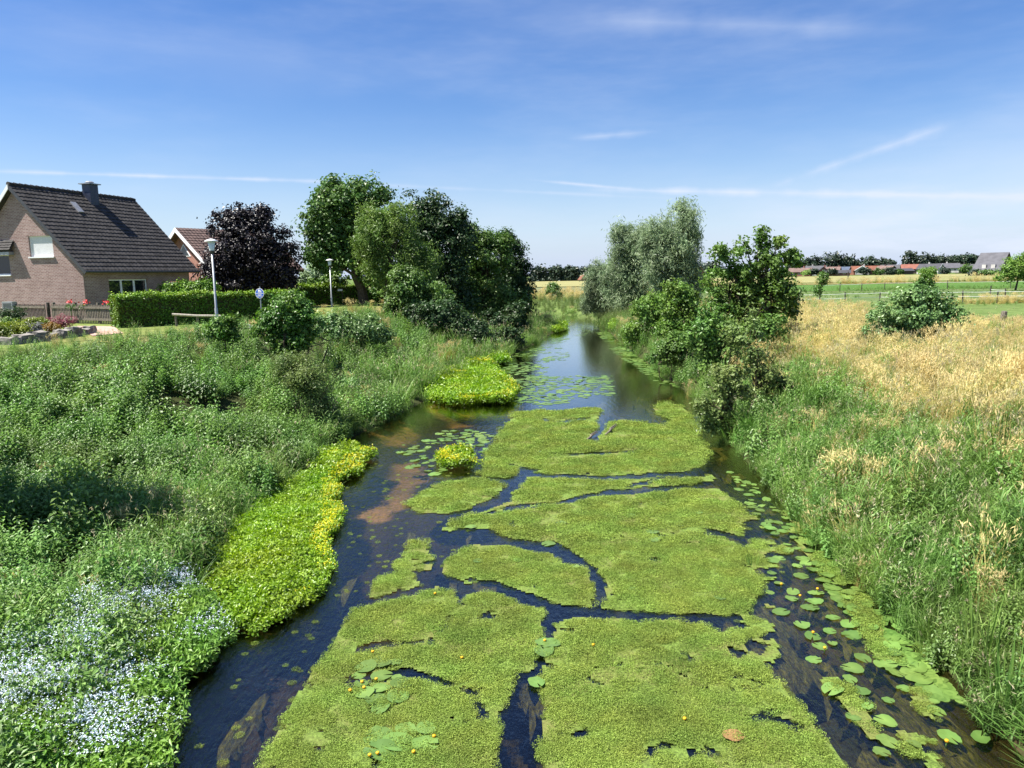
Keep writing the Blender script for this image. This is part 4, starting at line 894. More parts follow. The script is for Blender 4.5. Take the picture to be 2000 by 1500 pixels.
# garden bed with stones and cushions
stq = [(8, 677, 50), (38, 674, 40), (66, 671, 44), (92, 667, 36), (116, 664, 36), (136, 661, 32), (154, 657, 34), (168, 655, 22)]
slb = ['flat edging stone at the left end of the flower bed', 'edging stone second from the bed\'s left end', 'wide low edging stone below the silver cushion', 'edging stone left of the bed\'s middle with a dark face', 'edging stone under the golden heather', 'edging stone right of the golden heather', 'edging stone next to the corner block of the bed', 'block stone at the right corner of the flower bed']
for k, (x, y, wpx) in enumerate(stq):
    b = at(x, y, 2.35); s_ = b[1]/F; w = wpx*s_*.92; r_ = np.random.default_rng(200+k); hh = .26+.06*(k % 3)
    z0 = gz1(b[0], b[1])
    V = []; nx_ = 5
    mb = MB()
    for zz, sc_ in ((-.08, 1.0), (hh*.6, 1.0), (hh, .92)):
        for i in range(12):
            t_ = i*2*math.pi/12; ca, sa = math.cos(t_), math.sin(t_); q = max(abs(ca), abs(sa))
            V.append((ca/q**.7*w/2*sc_*(1+.08*r_.normal()), sa/q**.7*.30*sc_*(1+.1*r_.normal())+.3, zz*(1+.08*r_.normal())))
    V.append((0, .3, hh)); mb.add(V, [(l*12+i, l*12+(i+1) % 12, (l+1)*12+(i+1) % 12, (l+1)*12+i) for l in range(2) for i in range(12)], [(24+i, 24+(i+1) % 12, 36) for i in range(12)])
    tag(mb.build('edging_stone', M['stone'], None, (b[0], b[1], z0-.02)), slb[k], 'stone', 'stones edging the flower bed')
for k, (x, y, rx, ry, mm, nm, lb, cat_, Yd) in enumerate([(28, 640, 30, 14, 'limey', 'cushion_shrub', 'large lime green cushion shrub at the left of the flower bed', 'shrub', 28.5), (-8, 646, 24, 16, 'limey', 'cushion_shrub', 'lime green cushion cut off by the picture\'s left edge', 'shrub', 27.5),
        (66, 640, 15, 10, 'lavender', 'lavender_cushion', 'silver grey cushion plant in the flower bed', 'plant', 29.2), (72, 629, 20, 9, 'limey', 'cushion_shrub', 'green cushion shrub behind the silver grey plant', 'shrub', 31), (104, 639, 16, 7, 'heather', 'heather_plant', 'golden yellow heather at the front of the bed', 'plant', 30),
        (118, 628, 26, 11, 'pink', 'astilbe_plant', 'feathery pink plant before the picket fence', 'plant', 31.5), (22, 612, 26, 12, 'darktree', 'garden_shrub', 'dark shrub below the vent box at the picture edge', 'shrub', 34), (10, 628, 26, 8, 'midtree', 'garden_shrub', 'low green shrub behind the lime cushions', 'shrub', 32)]):
    tree(nm, lb, cat_, Yd, [(x, y, rx, ry), (x-rx*.3, y+ry*.4, rx*.6, ry*.6), (x+rx*.35, y+ry*.35, rx*.6, ry*.6)], (x, y+ry), M[mm], 2600, .07, .03 if mm in ('pink', 'lavender', 'heather') else .045, .16, trunk=.02, limbs=3, parts=SH, seed=220+k, up=.8, bark='twig')
b = at(16, 603, 3.1); b = atY(14, 598, 41.5); r = thing('vent_box', 'grey ventilation box on the brick wall above the dark shrub', 'vent box', (b[0], b[1], b[2]), hrz)
p = MB(); p.box((-.35, 0, -.25), (.35, .3, .25)); p.build('casing', M['zinc'], r)
for k in range(5): p = MB(); p.box((-.28, -.02, -.18+.075*k), (.28, -.002, -.145+.075*k)); p.build('louvre', M['darkmetal'], r)
b = atY(206, 600, 40.5); z0 = gz1(b[0], b[1]); r = thing('garden_table', 'small green plastic table behind the picket fence', 'table', (b[0], b[1], z0))
p = MB(); p.box((-.38, -.3, b[2]-z0-.06), (.38, .3, b[2]-z0)); p.build('tabletop', M['plastic_green'], r)
for sx in (-1, 1):
    for sy_ in (-1, 1): p = MB(); p.tube([(sx*.3, sy_*.22, 0), (sx*.33, sy_*.25, b[2]-z0-.06)], .025, 6); p.build('leg', M['plastic_green'], r)
for k, (x, y, lb) in enumerate([(137, 590, 'red flowering plant left of the house corner, above the fence'), (166, 590, 'red flowering plant at the house corner behind the fence'), (208, 590, 'red flowers beside the green plastic table')]):
    b = atY(x, y, 38.5); z0 = gz1(b[0], b[1]); r_ = np.random.default_rng(240+k); r = thing('flowering_plant', lb, 'plant', (b[0], b[1], z0)); h = b[2]-z0
    q = MB(); n = 70; P = np.stack([r_.normal(size=n)*.14, r_.normal(size=n)*.1, h-.12-.25*r_.random(n)], 1); leaves(q, P, r_.normal(size=(n, 3))+[0, 0, 1], .1, .06, r_.random(n), r_); q.tube([(0, 0, 0), (0, 0, h-.2)], .02, 5); q.build('foliage', M['bush'], r)
    q = MB(); n = 26; P = np.stack([r_.normal(size=n)*.13, r_.normal(size=n)*.1, h+.05*r_.normal(size=n)], 1); leaves(q, P, r_.normal(size=(n, 3))+[0, -.5, 1], .1, .08, .5, r_); q.build('blossoms', M['redflower'], r)
b = atY(384, 560, 54.5); z0 = gz1(b[0], b[1]); r = thing('folded_parasol', 'folded blue grey parasol on the terrace behind the house', 'parasol', (b[0], b[1], z0)); h = b[2]-z0+.55
p = MB(); post(p, 0, 0, 0, h+.06, .025); p.build('pole', M['galv'], r); p = MB(); p.lathe([(.03, h), (.13, h-.5), (.17, h-1.0), (.13, h-1.25), (0, h-1.2)], sides=10); p.build('canopy', M['canvas'], r)
# brick path
pq = [at(180, 655, 2.44), at(240, 650, 2.44), at(222, 637, 2.44), at(150, 636, 2.44)]
pm = MB(); n = 10; u = np.linspace(0, 1, n); U, V_ = np.meshgrid(u, u); q = np.array(pq)
P = ((1-U)*(1-V_))[..., None]*q[0]+(U*(1-V_))[..., None]*q[1]+(U*V_)[..., None]*q[2]+((1-U)*V_)[..., None]*q[3]
P[..., 2] = ground_z(P[..., 0], P[..., 1])+.03; ii = np.arange(n*n).reshape(n, n)
pm.add(P.reshape(-1, 3), np.stack([ii[:-1, :-1], ii[:-1, 1:], ii[1:, 1:], ii[1:, :-1]], -1).reshape(-1, 4)); tag(pm.build('path', M['paver']), kind='structure')

# pasture fences
def wire_fence(label, pts, hh, wires, name='wire_fence', rad=.055, kind='fence'):
    b0 = pts[0]; z0 = gz1(b0[0], b0[1]); r = thing(name, label, kind, (b0[0], b0[1], z0))
    tops = []
    for k, b in enumerate(pts):
        z = gz1(b[0], b[1])-z0; h_ = hh*(1+.08*((k*5) % 3-1)); q = MB(); lean = .05*((k*3) % 5-2)/2
        q.tube([(b[0]-b0[0], b[1]-b0[1], z-.2), (b[0]-b0[0]+lean, b[1]-b0[1], z+h_)], rad, 7); q.build('post', M['fence_wood'], r); tops.append(np.array([b[0]-b0[0]+lean, b[1]-b0[1], z]))
    for hw_ in wires:
        q = MB(); P = []
        for A, B in zip(tops[:-1], tops[1:]):
            for t_ in (0, .25, .5, .75): p = A+(B-A)*t_; P.append(p+np.array([0, -.05, hh*hw_-.10*t_*(1-t_)]))
        P.append(tops[-1]+np.array([0, -.05, hh*hw_])); q.tube(P, .013, 4); q.build('wire', M['white'], r)
    return r
wire_fence('white taped pasture fence crossing behind the oak and bramble bush', [at(x, y, 1.25) for x, y in [(1560, 599), (1600, 599), (1650, 597), (1717, 595), (1800, 595), (1880, 594), (1947, 593), (2060, 592)]], 1.15, (.55, .88))
wire_fence('farther pasture fence at the edge of the bright green meadow', [at(x, y, 1.3) for x, y in [(1590, 573), (1640, 570), (1683, 569), (1727, 566), (1850, 565), (1974, 563), (2060, 562)]], 1.3, (.85,))
b = at(1963, 590, 1.25); wire_fence('second close-set post near the right end of the taped fence', [b, b+np.array([.5, 3, 0])], 1.3, (.8,), 'fence_post_pair')
for k, (x, y, hpx, lb) in enumerate([(1656, 545, 15, 'single dark post at the edge of the grain field'), (1832, 545, 7, 'short dark post in the rough dry strip')]):
    b = at(x, y, 1.35); q = MB(); q.tube([(0, 0, -.2), (.05, 0, hpx*b[1]/F)], .16, 7); q.tube([(.05, 0, hpx*b[1]/F), (.05, 0, hpx*b[1]/F+.05)], .15, 7); tag(q.build('field_post', M['fence_wood'], None, (b[0], b[1], gz1(b[0], b[1]))), lb, 'post')
b = at(1957, 652, 1.5); b[2] = gz1(b[0], b[1]); q = MB(); q.tube([(0, 0, -.3), (.0, 0, .55), (.03, 0, .92)], [.13, .13, .12], 9); q.tube([(.03, 0, .92), (.03, 0, .95)], [.12, .09], 9)
tag(q.build('fence_post', M['weathered'], None, tuple(b)), 'stout weathered post standing in the dry grass at the right edge', 'post')

# ------------------------------------------------------------------ ground cover: many small clumps
def instancer(name, protos, P, rot, scl, idx, label=None):
    pc = bpy.data.collections.new(name+'_clumps')
    for k, o in enumerate(protos): o.name = '%s_clump_%s' % (name, 'abcdefgh'[k]); pc.objects.link(o)
    me = bpy.data.meshes.new(name); n = len(P)
    me.vertices.add(n); me.vertices.foreach_set('co', np.asarray(P, np.float32).ravel())
    for nm, ty, key, v in (('rot', 'FLOAT_VECTOR', 'vector', rot), ('scl', 'FLOAT_VECTOR', 'vector', scl), ('idx', 'INT', 'value', idx)):
        a = me.attributes.new(nm, ty, 'POINT'); a.data.foreach_set(key, np.ascontiguousarray(v, np.int32 if ty == 'INT' else np.float32).ravel())
    o = bpy.data.objects.new(name, me); COL.objects.link(o); tag(o, label, None, None, 'stuff')
    ng = bpy.data.node_groups.new(name+'_scatter', 'GeometryNodeTree')
    ng.interface.new_socket('Geometry', in_out='INPUT', socket_type='NodeSocketGeometry'); ng.interface.new_socket('Geometry', in_out='OUTPUT', socket_type='NodeSocketGeometry')
    N = ng.nodes; Lk = ng.links; gi = N.new('NodeGroupInput'); go = N.new('NodeGroupOutput'); iop = N.new('GeometryNodeInstanceOnPoints'); ci = N.new('GeometryNodeCollectionInfo')
    ci.inputs[0].default_value = pc; ci.inputs['Separate Children'].default_value = True; ci.inputs['Reset Children'].default_value = True
    iop.inputs['Pick Instance'].default_value = True
    def na(nm, ty): q = N.new('GeometryNodeInputNamedAttribute'); q.data_type = ty; q.inputs[0].default_value = nm; return q.outputs[0]
    Lk.new(gi.outputs[0], iop.inputs['Points']); Lk.new(ci.outputs[0], iop.inputs['Instance']); Lk.new(na('idx', 'INT'), iop.inputs['Instance Index'])
    Lk.new(na('rot', 'FLOAT_VECTOR'), iop.inputs['Rotation']); Lk.new(na('scl', 'FLOAT_VECTOR'), iop.inputs['Scale']); Lk.new(iop.outputs[0], go.inputs[0])
    md = o.modifiers.new('scatter', 'NODES'); md.node_group = ng
    return o
def blades(mb, base, h, lean, az, w, tint, bend=.5, seg=3):
    """arching grass blades; arrays over blades"""
    n = len(h); d = np.stack([np.cos(az), np.sin(az), 0*az], 1); sd_ = np.stack([-np.sin(az), np.cos(az), 0*az], 1)
    lv = []
    for k in range(seg+1):
        t_ = k/seg; x = lean*(t_**(1.2+bend)); z = h*(t_-.28*np.minimum(lean/h, 1.4)*t_**3)
        c = base+d*x[:, None]+np.array([0, 0, 1.0])*z[:, None]; ww_ = w*(1-.9*t_**1.5)
        lv.append(c-sd_*ww_[:, None]/2); lv.append(c+sd_*ww_[:, None]/2)
    V = np.stack(lv, 1); nv = 2*(seg+1); I = np.arange(n)[:, None]*nv
    q = np.concatenate([np.stack([I[:, 0]+2*k, I[:, 0]+2*k+1, I[:, 0]+2*k+3, I[:, 0]+2*k+2], 1) for k in range(seg)])
    mb.add(V.reshape(-1, 3), q, None, np.repeat(tint, nv)); return V[:, -2:].mean(1), d
def grass_clump(seed, n=60, h=(.5, .95), r=.22, lean=.35, w=.011, heads=.3, lo=.1, hi=.75, mat='grass', bias=0.0, hs=1.0):
    g = np.random.default_rng(seed); mb = MB(); a = g.random(n)*6.283; rr = r*np.sqrt(g.random(n))
    base = np.stack([rr*np.cos(a), rr*np.sin(a), np.full(n, -.03)], 1); hh = h[0]+(h[1]-h[0])*g.random(n)
    az = a+g.normal(size=n)*.9; ln = lean*(.25+1.1*g.random(n))*hh+bias*hh
    if bias: az = g.normal(size=n)*.7
    tip, d = blades(mb, base, hh, ln, az, w*(.7+.6*g.random(n)), lo+(hi-lo)*g.random(n))
    m_ = int(n*heads)
    if m_:
        bs = base[:m_]; hh2 = h[1]*(.95+.3*g.random(m_)); az2 = az[:m_]; tip, d = blades(mb, bs, hh2, .18*hh2+.5*bias*hh2, az2, np.full(m_, .005), .7+0*hh2)
        k = 5; C = np.repeat(tip, k, 0)+g.normal(size=(m_*k, 3))*np.array([.018, .018, .035])*hs-np.array([0, 0, .05]); ax = np.repeat(d*.4+np.array([0, 0, 1.0]), k, 0)+g.normal(size=(m_*k, 3))*.25
        leaves(mb, C, g.normal(size=(m_*k, 3)), .075*hs, .014*hs, .86+.14*g.random(m_*k), g, ax)
    return mb.build('clump', M[mat], link=False)
def nettle_clump(seed, n=13, h=(.55, .95), r=.3, L=.10, mat='nettle', tops=0.0):
    g = np.random.default_rng(seed); mb = MB(); C = []; Nn = []; A = []; S = []; T = []
    for k in range(n):
        a = g.random()*6.283; rr = r*math.sqrt(g.random()); hh = h[0]+(h[1]-h[0])*g.random(); lx, ly = g.normal(size=2)*.10
        b = np.array([rr*math.cos(a), rr*math.sin(a), 0]); t_ = b+np.array([lx, ly, hh])
        mb.tube([b-[0, 0, .05], (b+t_)/2, t_], [.006, .005, .003], 3, .3, cap=False)
        for j in range(8):
            f = .25+.75*j/7; p = b+(t_-b)*f; rot = j*1.57+g.random()*.5; sz = (1.15-.62*f) if f < .95 else .45
            for sg_ in (0, math.pi):
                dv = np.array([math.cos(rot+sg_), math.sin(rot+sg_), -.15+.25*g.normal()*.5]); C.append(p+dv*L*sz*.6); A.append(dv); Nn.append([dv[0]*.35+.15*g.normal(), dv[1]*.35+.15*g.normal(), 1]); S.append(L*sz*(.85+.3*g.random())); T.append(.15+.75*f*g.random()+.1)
    S = np.array(S); leaves(mb, np.array(C), np.array(Nn), S, S*.55, np.clip(T, 0, 1), g, np.array(A), .18)
    return mb.build('clump', M[mat], link=False)
def herb_patch(seed, r=.13, n=60, h=(.04, .16), L=.045, W_=.026, mat='cress', fl=0, flr=.012, flh=.02, flt=(.86, 1)):
    g = np.random.default_rng(seed); mb = MB(); a = g.random(n)*6.283; rr = r*np.sqrt(g.random(n))
    P = np.stack([rr*np.cos(a), rr*np.sin(a), h[0]+(h[1]-h[0])*g.random(n)], 1); N_ = g.normal(size=(n, 3))*.55+np.array([0, 0, 1.0])
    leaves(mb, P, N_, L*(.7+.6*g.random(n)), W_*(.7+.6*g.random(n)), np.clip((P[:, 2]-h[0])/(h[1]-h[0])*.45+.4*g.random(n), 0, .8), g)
    if fl:
        a = g.random(fl)*6.283; rr = r*np.sqrt(g.random(fl)); c = np.stack([rr*np.cos(a), rr*np.sin(a), h[1]+flh*g.random(fl)], 1)
        C = np.repeat(c, 3, 0)+g.normal(size=(fl*3, 3))*flr*.9; leaves(mb, C, g.normal(size=(fl*3, 3))*.35+[0, 0, 1], flr*2.1, flr*1.7, flt[0]+(flt[1]-flt[0])*g.random(fl*3), g)
    return mb.build('clump', M[mat], link=False)
def weed_patch(seed, r=.12, n=330):
    g = np.random.default_rng(seed); mb = MB(); a = g.random(n)*6.283; rr = r*np.sqrt(g.random(n))
    P = np.stack([rr*np.cos(a), rr*np.sin(a), .002+.022*g.random(n)], 1); leaves(mb, P, g.normal(size=(n, 3))*.55+[0, 0, 1.0], .0145*(.5+.9*g.random(n)), .0075, g.random(n), g)
    return mb.build('clump', M['weed'], link=False)

def leafy_grass(seed, ns=15, r=.26, h=(.45, .95), L=.34, w=.017, heads=.25):
    g = np.random.default_rng(seed); mb = MB(); B = []; T = []; HH = []
    a = g.random(ns)*6.283; rr = r*np.sqrt(g.random(ns)); hh = h[0]+(h[1]-h[0])*g.random(ns); ln = g.normal(size=(ns, 2))*.13
    b0 = np.stack([rr*np.cos(a), rr*np.sin(a), np.full(ns, -.04)], 1); tp = b0+np.concatenate([ln, hh[:, None]], 1)
    for k in range(ns): mb.tube([b0[k], (b0[k]+tp[k])/2+[0, 0, .02], tp[k]], [.004, .0035, .002], 3, .45, cap=False)
    nl = 7; f = np.tile(np.linspace(.18, .97, nl), ns); si = np.repeat(np.arange(ns), nl); base = b0[si]+(tp-b0)[si]*f[:, None]; n = len(f)
    Ll = L*(.6+.7*g.random(n))*(1.1-.35*f); az = g.random(n)*6.283
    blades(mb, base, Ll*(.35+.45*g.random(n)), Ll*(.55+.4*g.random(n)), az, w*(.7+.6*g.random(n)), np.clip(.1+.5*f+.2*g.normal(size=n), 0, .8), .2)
    m_ = int(ns*heads)
    if m_:
        C = np.repeat(tp[:m_], 7, 0)+g.normal(size=(m_*7, 3))*[.012, .012, .05]+[0, 0, .04]; leaves(mb, C, g.normal(size=(m_*7, 3)), .06, .014, .86+.14*g.random(m_*7), g, np.array([0, 0, 1.0])+g.normal(size=(m_*7, 3))*.3)
    return mb.build('clump', M['grass'], link=False)

class Bag:
    def __init__(s): s.P = []; s.r = []; s.s = []; s.i = []
    def add(s, P, g, smin, smax, nvar, var0=0, tilt=.14, zs=.25, az=None):
        n = len(P)
        if not n: return
        s.P.append(P); s.r.append(np.stack([g.normal(size=n)*tilt, g.normal(size=n)*tilt, g.random(n)*6.283 if az is None else az+g.normal(size=n)*.7], 1))
        sc_ = (smin+(smax-smin)*g.random(n))*(.34+1.32*fnoise(P[:, 0]*1.0+1, P[:, 1]*1.0+2, 3)) if zs == .25 else smin+(smax-smin)*g.random(n); s.s.append(np.stack([sc_, sc_, sc_*(1-zs+2*zs*g.random(n))], 1)); s.i.append(var0+g.integers(0, nvar, n))
    def go(s, name, protos, label): return instancer(name, protos, np.vstack(s.P), np.vstack(s.r), np.vstack(s.s), np.concatenate(s.i), label)
nettle, tall, dry, reed = Bag(), Bag(), Bag(), Bag()
g = np.random.default_rng(99)
HOLLOW = [(275, 770), (330, 745), (385, 785), (375, 822), (318, 826), (268, 800)]; HOLLOW2 = [(392, 770), (480, 768), (496, 800), (440, 812), (392, 800)]
for Y0_, Y1_ in [(3, 8), (8, 12), (12, 16), (16, 21), (21, 27), (27, 35), (35, 46), (46, 60), (60, 84), (84, 112)]:
    ym = (Y0_+Y1_)/2; s = float(np.clip(.0165*ym, .19, .62)); xw = .72*Y1_+6
    X, Yg = np.meshgrid(np.arange(-xw, xw, s), np.arange(Y0_, Y1_, s)); x = (X+g.uniform(-.5, .5, X.shape)*s).ravel(); y = (Yg+g.uniform(-.5, .5, X.shape)*s).ravel()
    k = (np.abs(x) < .74*y+5.5); x, y = x[k], y[k]; sd = river_sd(x, y); k = sd > -.06; x, y, sd = x[k], y[k], sd[k]
    z = ground_z(x, y, sd); lf = is_left(x, y); n1 = fnoise(x*.22+3, y*.22+8, 3); n2 = fnoise(x*.55+30, y*.55, 3); rnd = g.random(len(x))
    P = np.stack([x, y, z], 1); f = 1+.25*min(1, max(0, (s-.19)/.4))
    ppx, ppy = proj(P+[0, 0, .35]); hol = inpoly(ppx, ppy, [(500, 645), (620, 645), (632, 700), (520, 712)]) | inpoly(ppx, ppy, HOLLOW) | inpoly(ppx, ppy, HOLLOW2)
    L1 = lf & (sd < 12.3+1.2*(n1-.5)) & ~hol
    gp = .05+.45*(1-sstep(1.0, 2.6, sd))*sstep(7, 11, y)+.65*sstep(23, 29, y)*sstep(-13.5, -11, x)+.40*sstep(9.4, 10.8, sd)+.4*sstep(.60, .72, n2)
    isg = L1 & (rnd < gp); edge = .45+.55*(1-sstep(10.6, 12.2, sd))
    hl_ = 1-.5*sstep(7.5, 10.5, sd)
    gap_ = L1 & (fnoise(x*.9+33, y*.9+12, 3) < .40) & (rnd < .7); L1 = L1 & ~gap_; isg = isg & ~gap_
    for lo_, hi_ in ((0, 8.0), (8.0, 9.8), (9.8, 11.4)): a_ = L1 & ~isg & (sd >= lo_) & (sd < hi_); q_ = f*(.80, .62, .45)[(lo_ > 0)+(lo_ > 9)]; nettle.add(P[a_], g, .8*q_, 1.12*q_, 4)
    dd_ = isg & (g.random(len(x)) < .07); isg = isg & ~dd_; dry.add(P[dd_], g, .45*f, .75*f, 3)
    a_ = isg & (sd < 8); tall.add(P[a_], g, .55*f, .9*f, 4)
    a_ = isg & (sd >= 8) & (sd < 10); tall.add(P[a_], g, .42*f, .62*f, 4)
    a_ = isg & (sd >= 10) & (g.random(len(x)) < .75); tall.add(P[a_], g, .28*f, .46*f, 4)
    R1 = ~lf & (y < 84) & (x < 23.8+(y-37)*.12+3*(n1-.5)) & (y < 66)
    dfr = .08+.92*sstep(1.9, 4.5, sd+4*(n1-.5)+4*(n2-.5)); dfr *= (1-.85*sstep(28, 38, y)*(1-sstep(4.5, 7, sd)))
    isd = R1 & (rnd < dfr*.78)
    flat_ = 1-.45*sstep(7, 11, sd)
    for q_, a_ in ((0, isd & (sd < 8)), (1, isd & (sd >= 8))): dry.add(P[a_], g, (.58, .40)[q_]*f, (.9, .66)[q_]*f, 4, az=.6, tilt=.2)
    o_ = R1 & ~isd; nt = g.random(len(x)) < .28*(1-sstep(3, 5, sd))
    a_ = o_ & nt; nettle.add(P[a_], g, .45*f, .72*f, 4)
    a_ = o_ & ~nt; tall.add(P[a_], g, .48*f, .82*f, 4)
    fr_ = (sd < .45) & (rnd < .85); tall.add(P[fr_]+[0, 0, -.03], g, .38*f, .66*f, 4, tilt=.3)
    if Y0_ >= 60:
        a_ = (~lf) & (sd < 5.5) & ((y > 76) | (x > 5)) ; reed.add(P[a_], g, .42, .72, 3)
        a_ = (~lf) & (y >= 66) & (sd >= 5.5) & (sd < 13) & (x < 16) & (rnd < .6); dry.add(P[a_], g, .5, .8, 4)
    if 40 < Y0_ < 84:
        a_ = (~lf) & (sd < 1.6) & (rnd < .7); reed.add(P[a_], g, .4, .65, 3)
for x0_, x1_, ya_, yb_, s_, bg_, a0_, a1_ in ((22, 75, 62, 112, 1.3, tall, .25, .5), (20, 120, 112, 118, 1.2, tall, .5, .8), (-30, 22, 97, 130, 1.1, dry, .7, 1.2), (20, 150, 157, 172, 1.7, dry, .9, 1.6), (18, 60, 64, 70, .55, dry, .5, .8)):
    n = int((x1_-x0_)*(yb_-ya_)/s_**2); x = g.uniform(x0_, x1_, n); y = g.uniform(ya_, yb_, n); k = (river_sd(x, y) > 4) & (np.abs(x) < .75*y+4) & (fnoise(x*.12, y*.12, 3) > .46); bg_.add(np.stack([x, y, np.full(n, 1.3)], 1)[k], g, a0_, a1_, 4)
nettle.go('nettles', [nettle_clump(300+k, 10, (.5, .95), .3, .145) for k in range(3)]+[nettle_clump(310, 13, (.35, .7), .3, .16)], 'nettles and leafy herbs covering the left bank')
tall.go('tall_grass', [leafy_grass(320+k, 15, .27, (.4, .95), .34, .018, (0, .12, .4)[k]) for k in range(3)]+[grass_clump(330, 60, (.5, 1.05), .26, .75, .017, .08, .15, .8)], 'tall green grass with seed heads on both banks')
dry.go('dry_grass', [grass_clump(340, 64, (.4, .8), .24, .5, .009, .5, .1, .8, 'dry', .25, 1.2), grass_clump(341, 64, (.35, .7), .24, .7, .009, .35, .1, .9, 'dry', .35, 1.2), grass_clump(342, 60, (.45, .85), .22, .4, .009, .7, .3, .9, 'dry', .2, 1.3),
      grass_clump(343, 60, (.4, .8), .24, .45, .01, .3, .2, .8, 'grass', .2)], 'sun-bleached dry grass on the right bank')
reed.go('reeds', [grass_clump(350+k, 50, (1.0, 1.7), .28, .22, .02, .15, .0, 1.0, 'reed') for k in range(3)], 'green reeds along the far water edge')

# ------------------------------------------------------------------ plants on the water
def world_samples(poly_px, dens, g, z=0.0, amp=.08):
    """uniform world points on the water inside an outline given by its pixel corners"""
    W_ = np.array([at(*q, z)[:2] for q in poly_px]); lo = W_.min(0)-.2; hi = W_.max(0)+.2; n = int(np.prod(hi-lo)*dens)
    p = lo+(hi-lo)*g.random((n, 2)); wob = np.stack([fnoise(p[:, 0]*1.7, p[:, 1]*1.7, 3)-.5, fnoise(p[:, 0]*1.7+50, p[:, 1]*1.7, 3)-.5], 1)*amp*6
    k = inpoly(p[:, 0]+wob[:, 0], p[:, 1]+wob[:, 1], W_); return p[k], W_
CRESS = [[(440, 1238), (405, 1190), (385, 1140), (440, 1060), (480, 990), (540, 955), (600, 935), (640, 935), (666, 965), (660, 1015), (637, 1075), (640, 1105), (605, 1175), (540, 1225), (470, 1243)],
         [(600, 935), (632, 896), (690, 880), (722, 898), (695, 935), (640, 950)], [(832, 770), (850, 748), (900, 730), (960, 728), (990, 748), (1005, 776), (990, 790), (900, 793), (840, 786)],
         [(900, 728), (945, 714), (968, 722), (960, 738)], [(862, 900), (895, 886), (930, 900), (925, 916), (880, 920)], [(955, 706), (985, 700), (992, 712), (965, 716)],
         [(1222, 664), (1240, 664), (1248, 676), (1228, 678)], [(1195, 643), (1212, 645), (1220, 653), (1200, 652)], [(1086, 640), (1104, 638), (1100, 648), (1084, 652)]]
cress = Bag()
for k, poly in enumerate(CRESS):
    yy = at(*poly[0])[1]; dn = float(np.clip(2600/yy**1.25, 22, 170)); p, Wp = world_samples(poly, dn, g)
    ed = polydist(p[:, 0], p[:, 1], Wp); z = np.maximum(ground_z(p[:, 0], p[:, 1]), 0)+.07*sstep(0, .5, ed)*(.3+1.4*fnoise(p[:, 0]*1.5, p[:, 1]*1.5, 2))
    P = np.stack([p[:, 0], p[:, 1], z], 1); sc_ = (170/dn)**.45
    yl = fnoise(p[:, 0]*.9+7, p[:, 1]*.9, 3)+.40*(1-sstep(.05, .55, ed))*sstep(-.5, -1.1, river_sd(p[:, 0], p[:, 1])) > (.78 if k else .80)
    cress.add(P[~yl], g, sc_*.85, sc_*1.25, 3, zs=.2); cress.add(P[yl], g, sc_*.85, sc_*1.25, 2, 3, zs=.2)
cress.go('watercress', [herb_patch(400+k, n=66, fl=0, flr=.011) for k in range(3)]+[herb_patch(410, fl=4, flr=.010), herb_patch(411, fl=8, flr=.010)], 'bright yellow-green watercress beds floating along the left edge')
FORGET = [(-160, 1300), (0, 1275), (120, 1225), (200, 1165), (330, 1135), (395, 1160), (445, 1232), (436, 1285), (370, 1335), (335, 1420), (318, 1520), (300, 1640), (-300, 1640)]
fb_ = Bag(); p, Wp = world_samples(FORGET, 150, g, 0, .05)
ed = polydist(p[:, 0], p[:, 1], Wp); z0_ = np.maximum(ground_z(p[:, 0], p[:, 1]), 0); px_, py_ = proj(np.stack([p[:, 0], p[:, 1], z0_+.15], 1)); k_ = inpoly(px_, py_, FORGET); p = p[k_]; ed = ed[k_]
z = np.maximum(ground_z(p[:, 0], p[:, 1]), 0)+.16*sstep(0, .4, ed)*(.4+1.2*fnoise(p[:, 0]*1.6+4, p[:, 1]*1.6, 3)); P = np.stack([p[:, 0], p[:, 1], z], 1)
fx, fy = proj(P); bl_ = np.zeros(len(p))
for cx_, cy_, rx_, ry_, s_ in ((235, 1215, 120, 55, 1.0), (110, 1285, 140, 50, .95), (40, 1370, 130, 60, .8), (200, 1340, 90, 45, .7), (330, 1160, 80, 40, .6), (170, 1460, 150, 50, .55)): bl_ = np.maximum(bl_, s_*np.exp(-((fx-cx_)/rx_)**2-((fy-cy_)/ry_)**2))
fl = fnoise(p[:, 0]*1.6+2, p[:, 1]*1.6+9, 3)*.55+.40*bl_
for lo, hi, v0, nv in ((-9, .36, 0, 2), (.36, .46, 2, 1), (.46, 9, 3, 2)): k = (fl > lo) & (fl <= hi); fb_.add(P[k], g, .9, 1.3, nv, v0, zs=.2)
fb_.go('forget_me_nots', [herb_patch(420+k, .13, 52, (.03, .19), .065, .022, 'forget') for k in range(2)]+[herb_patch(422, .13, 50, (.03, .19), .065, .022, 'forget', 5, .006, .06)]+[herb_patch(423+k, .13, 46, (.03, .19), .06, .022, 'forget', 15, .0068, .08) for k in range(2)], 'pale blue forget-me-nots over green leaves at the near left edge')

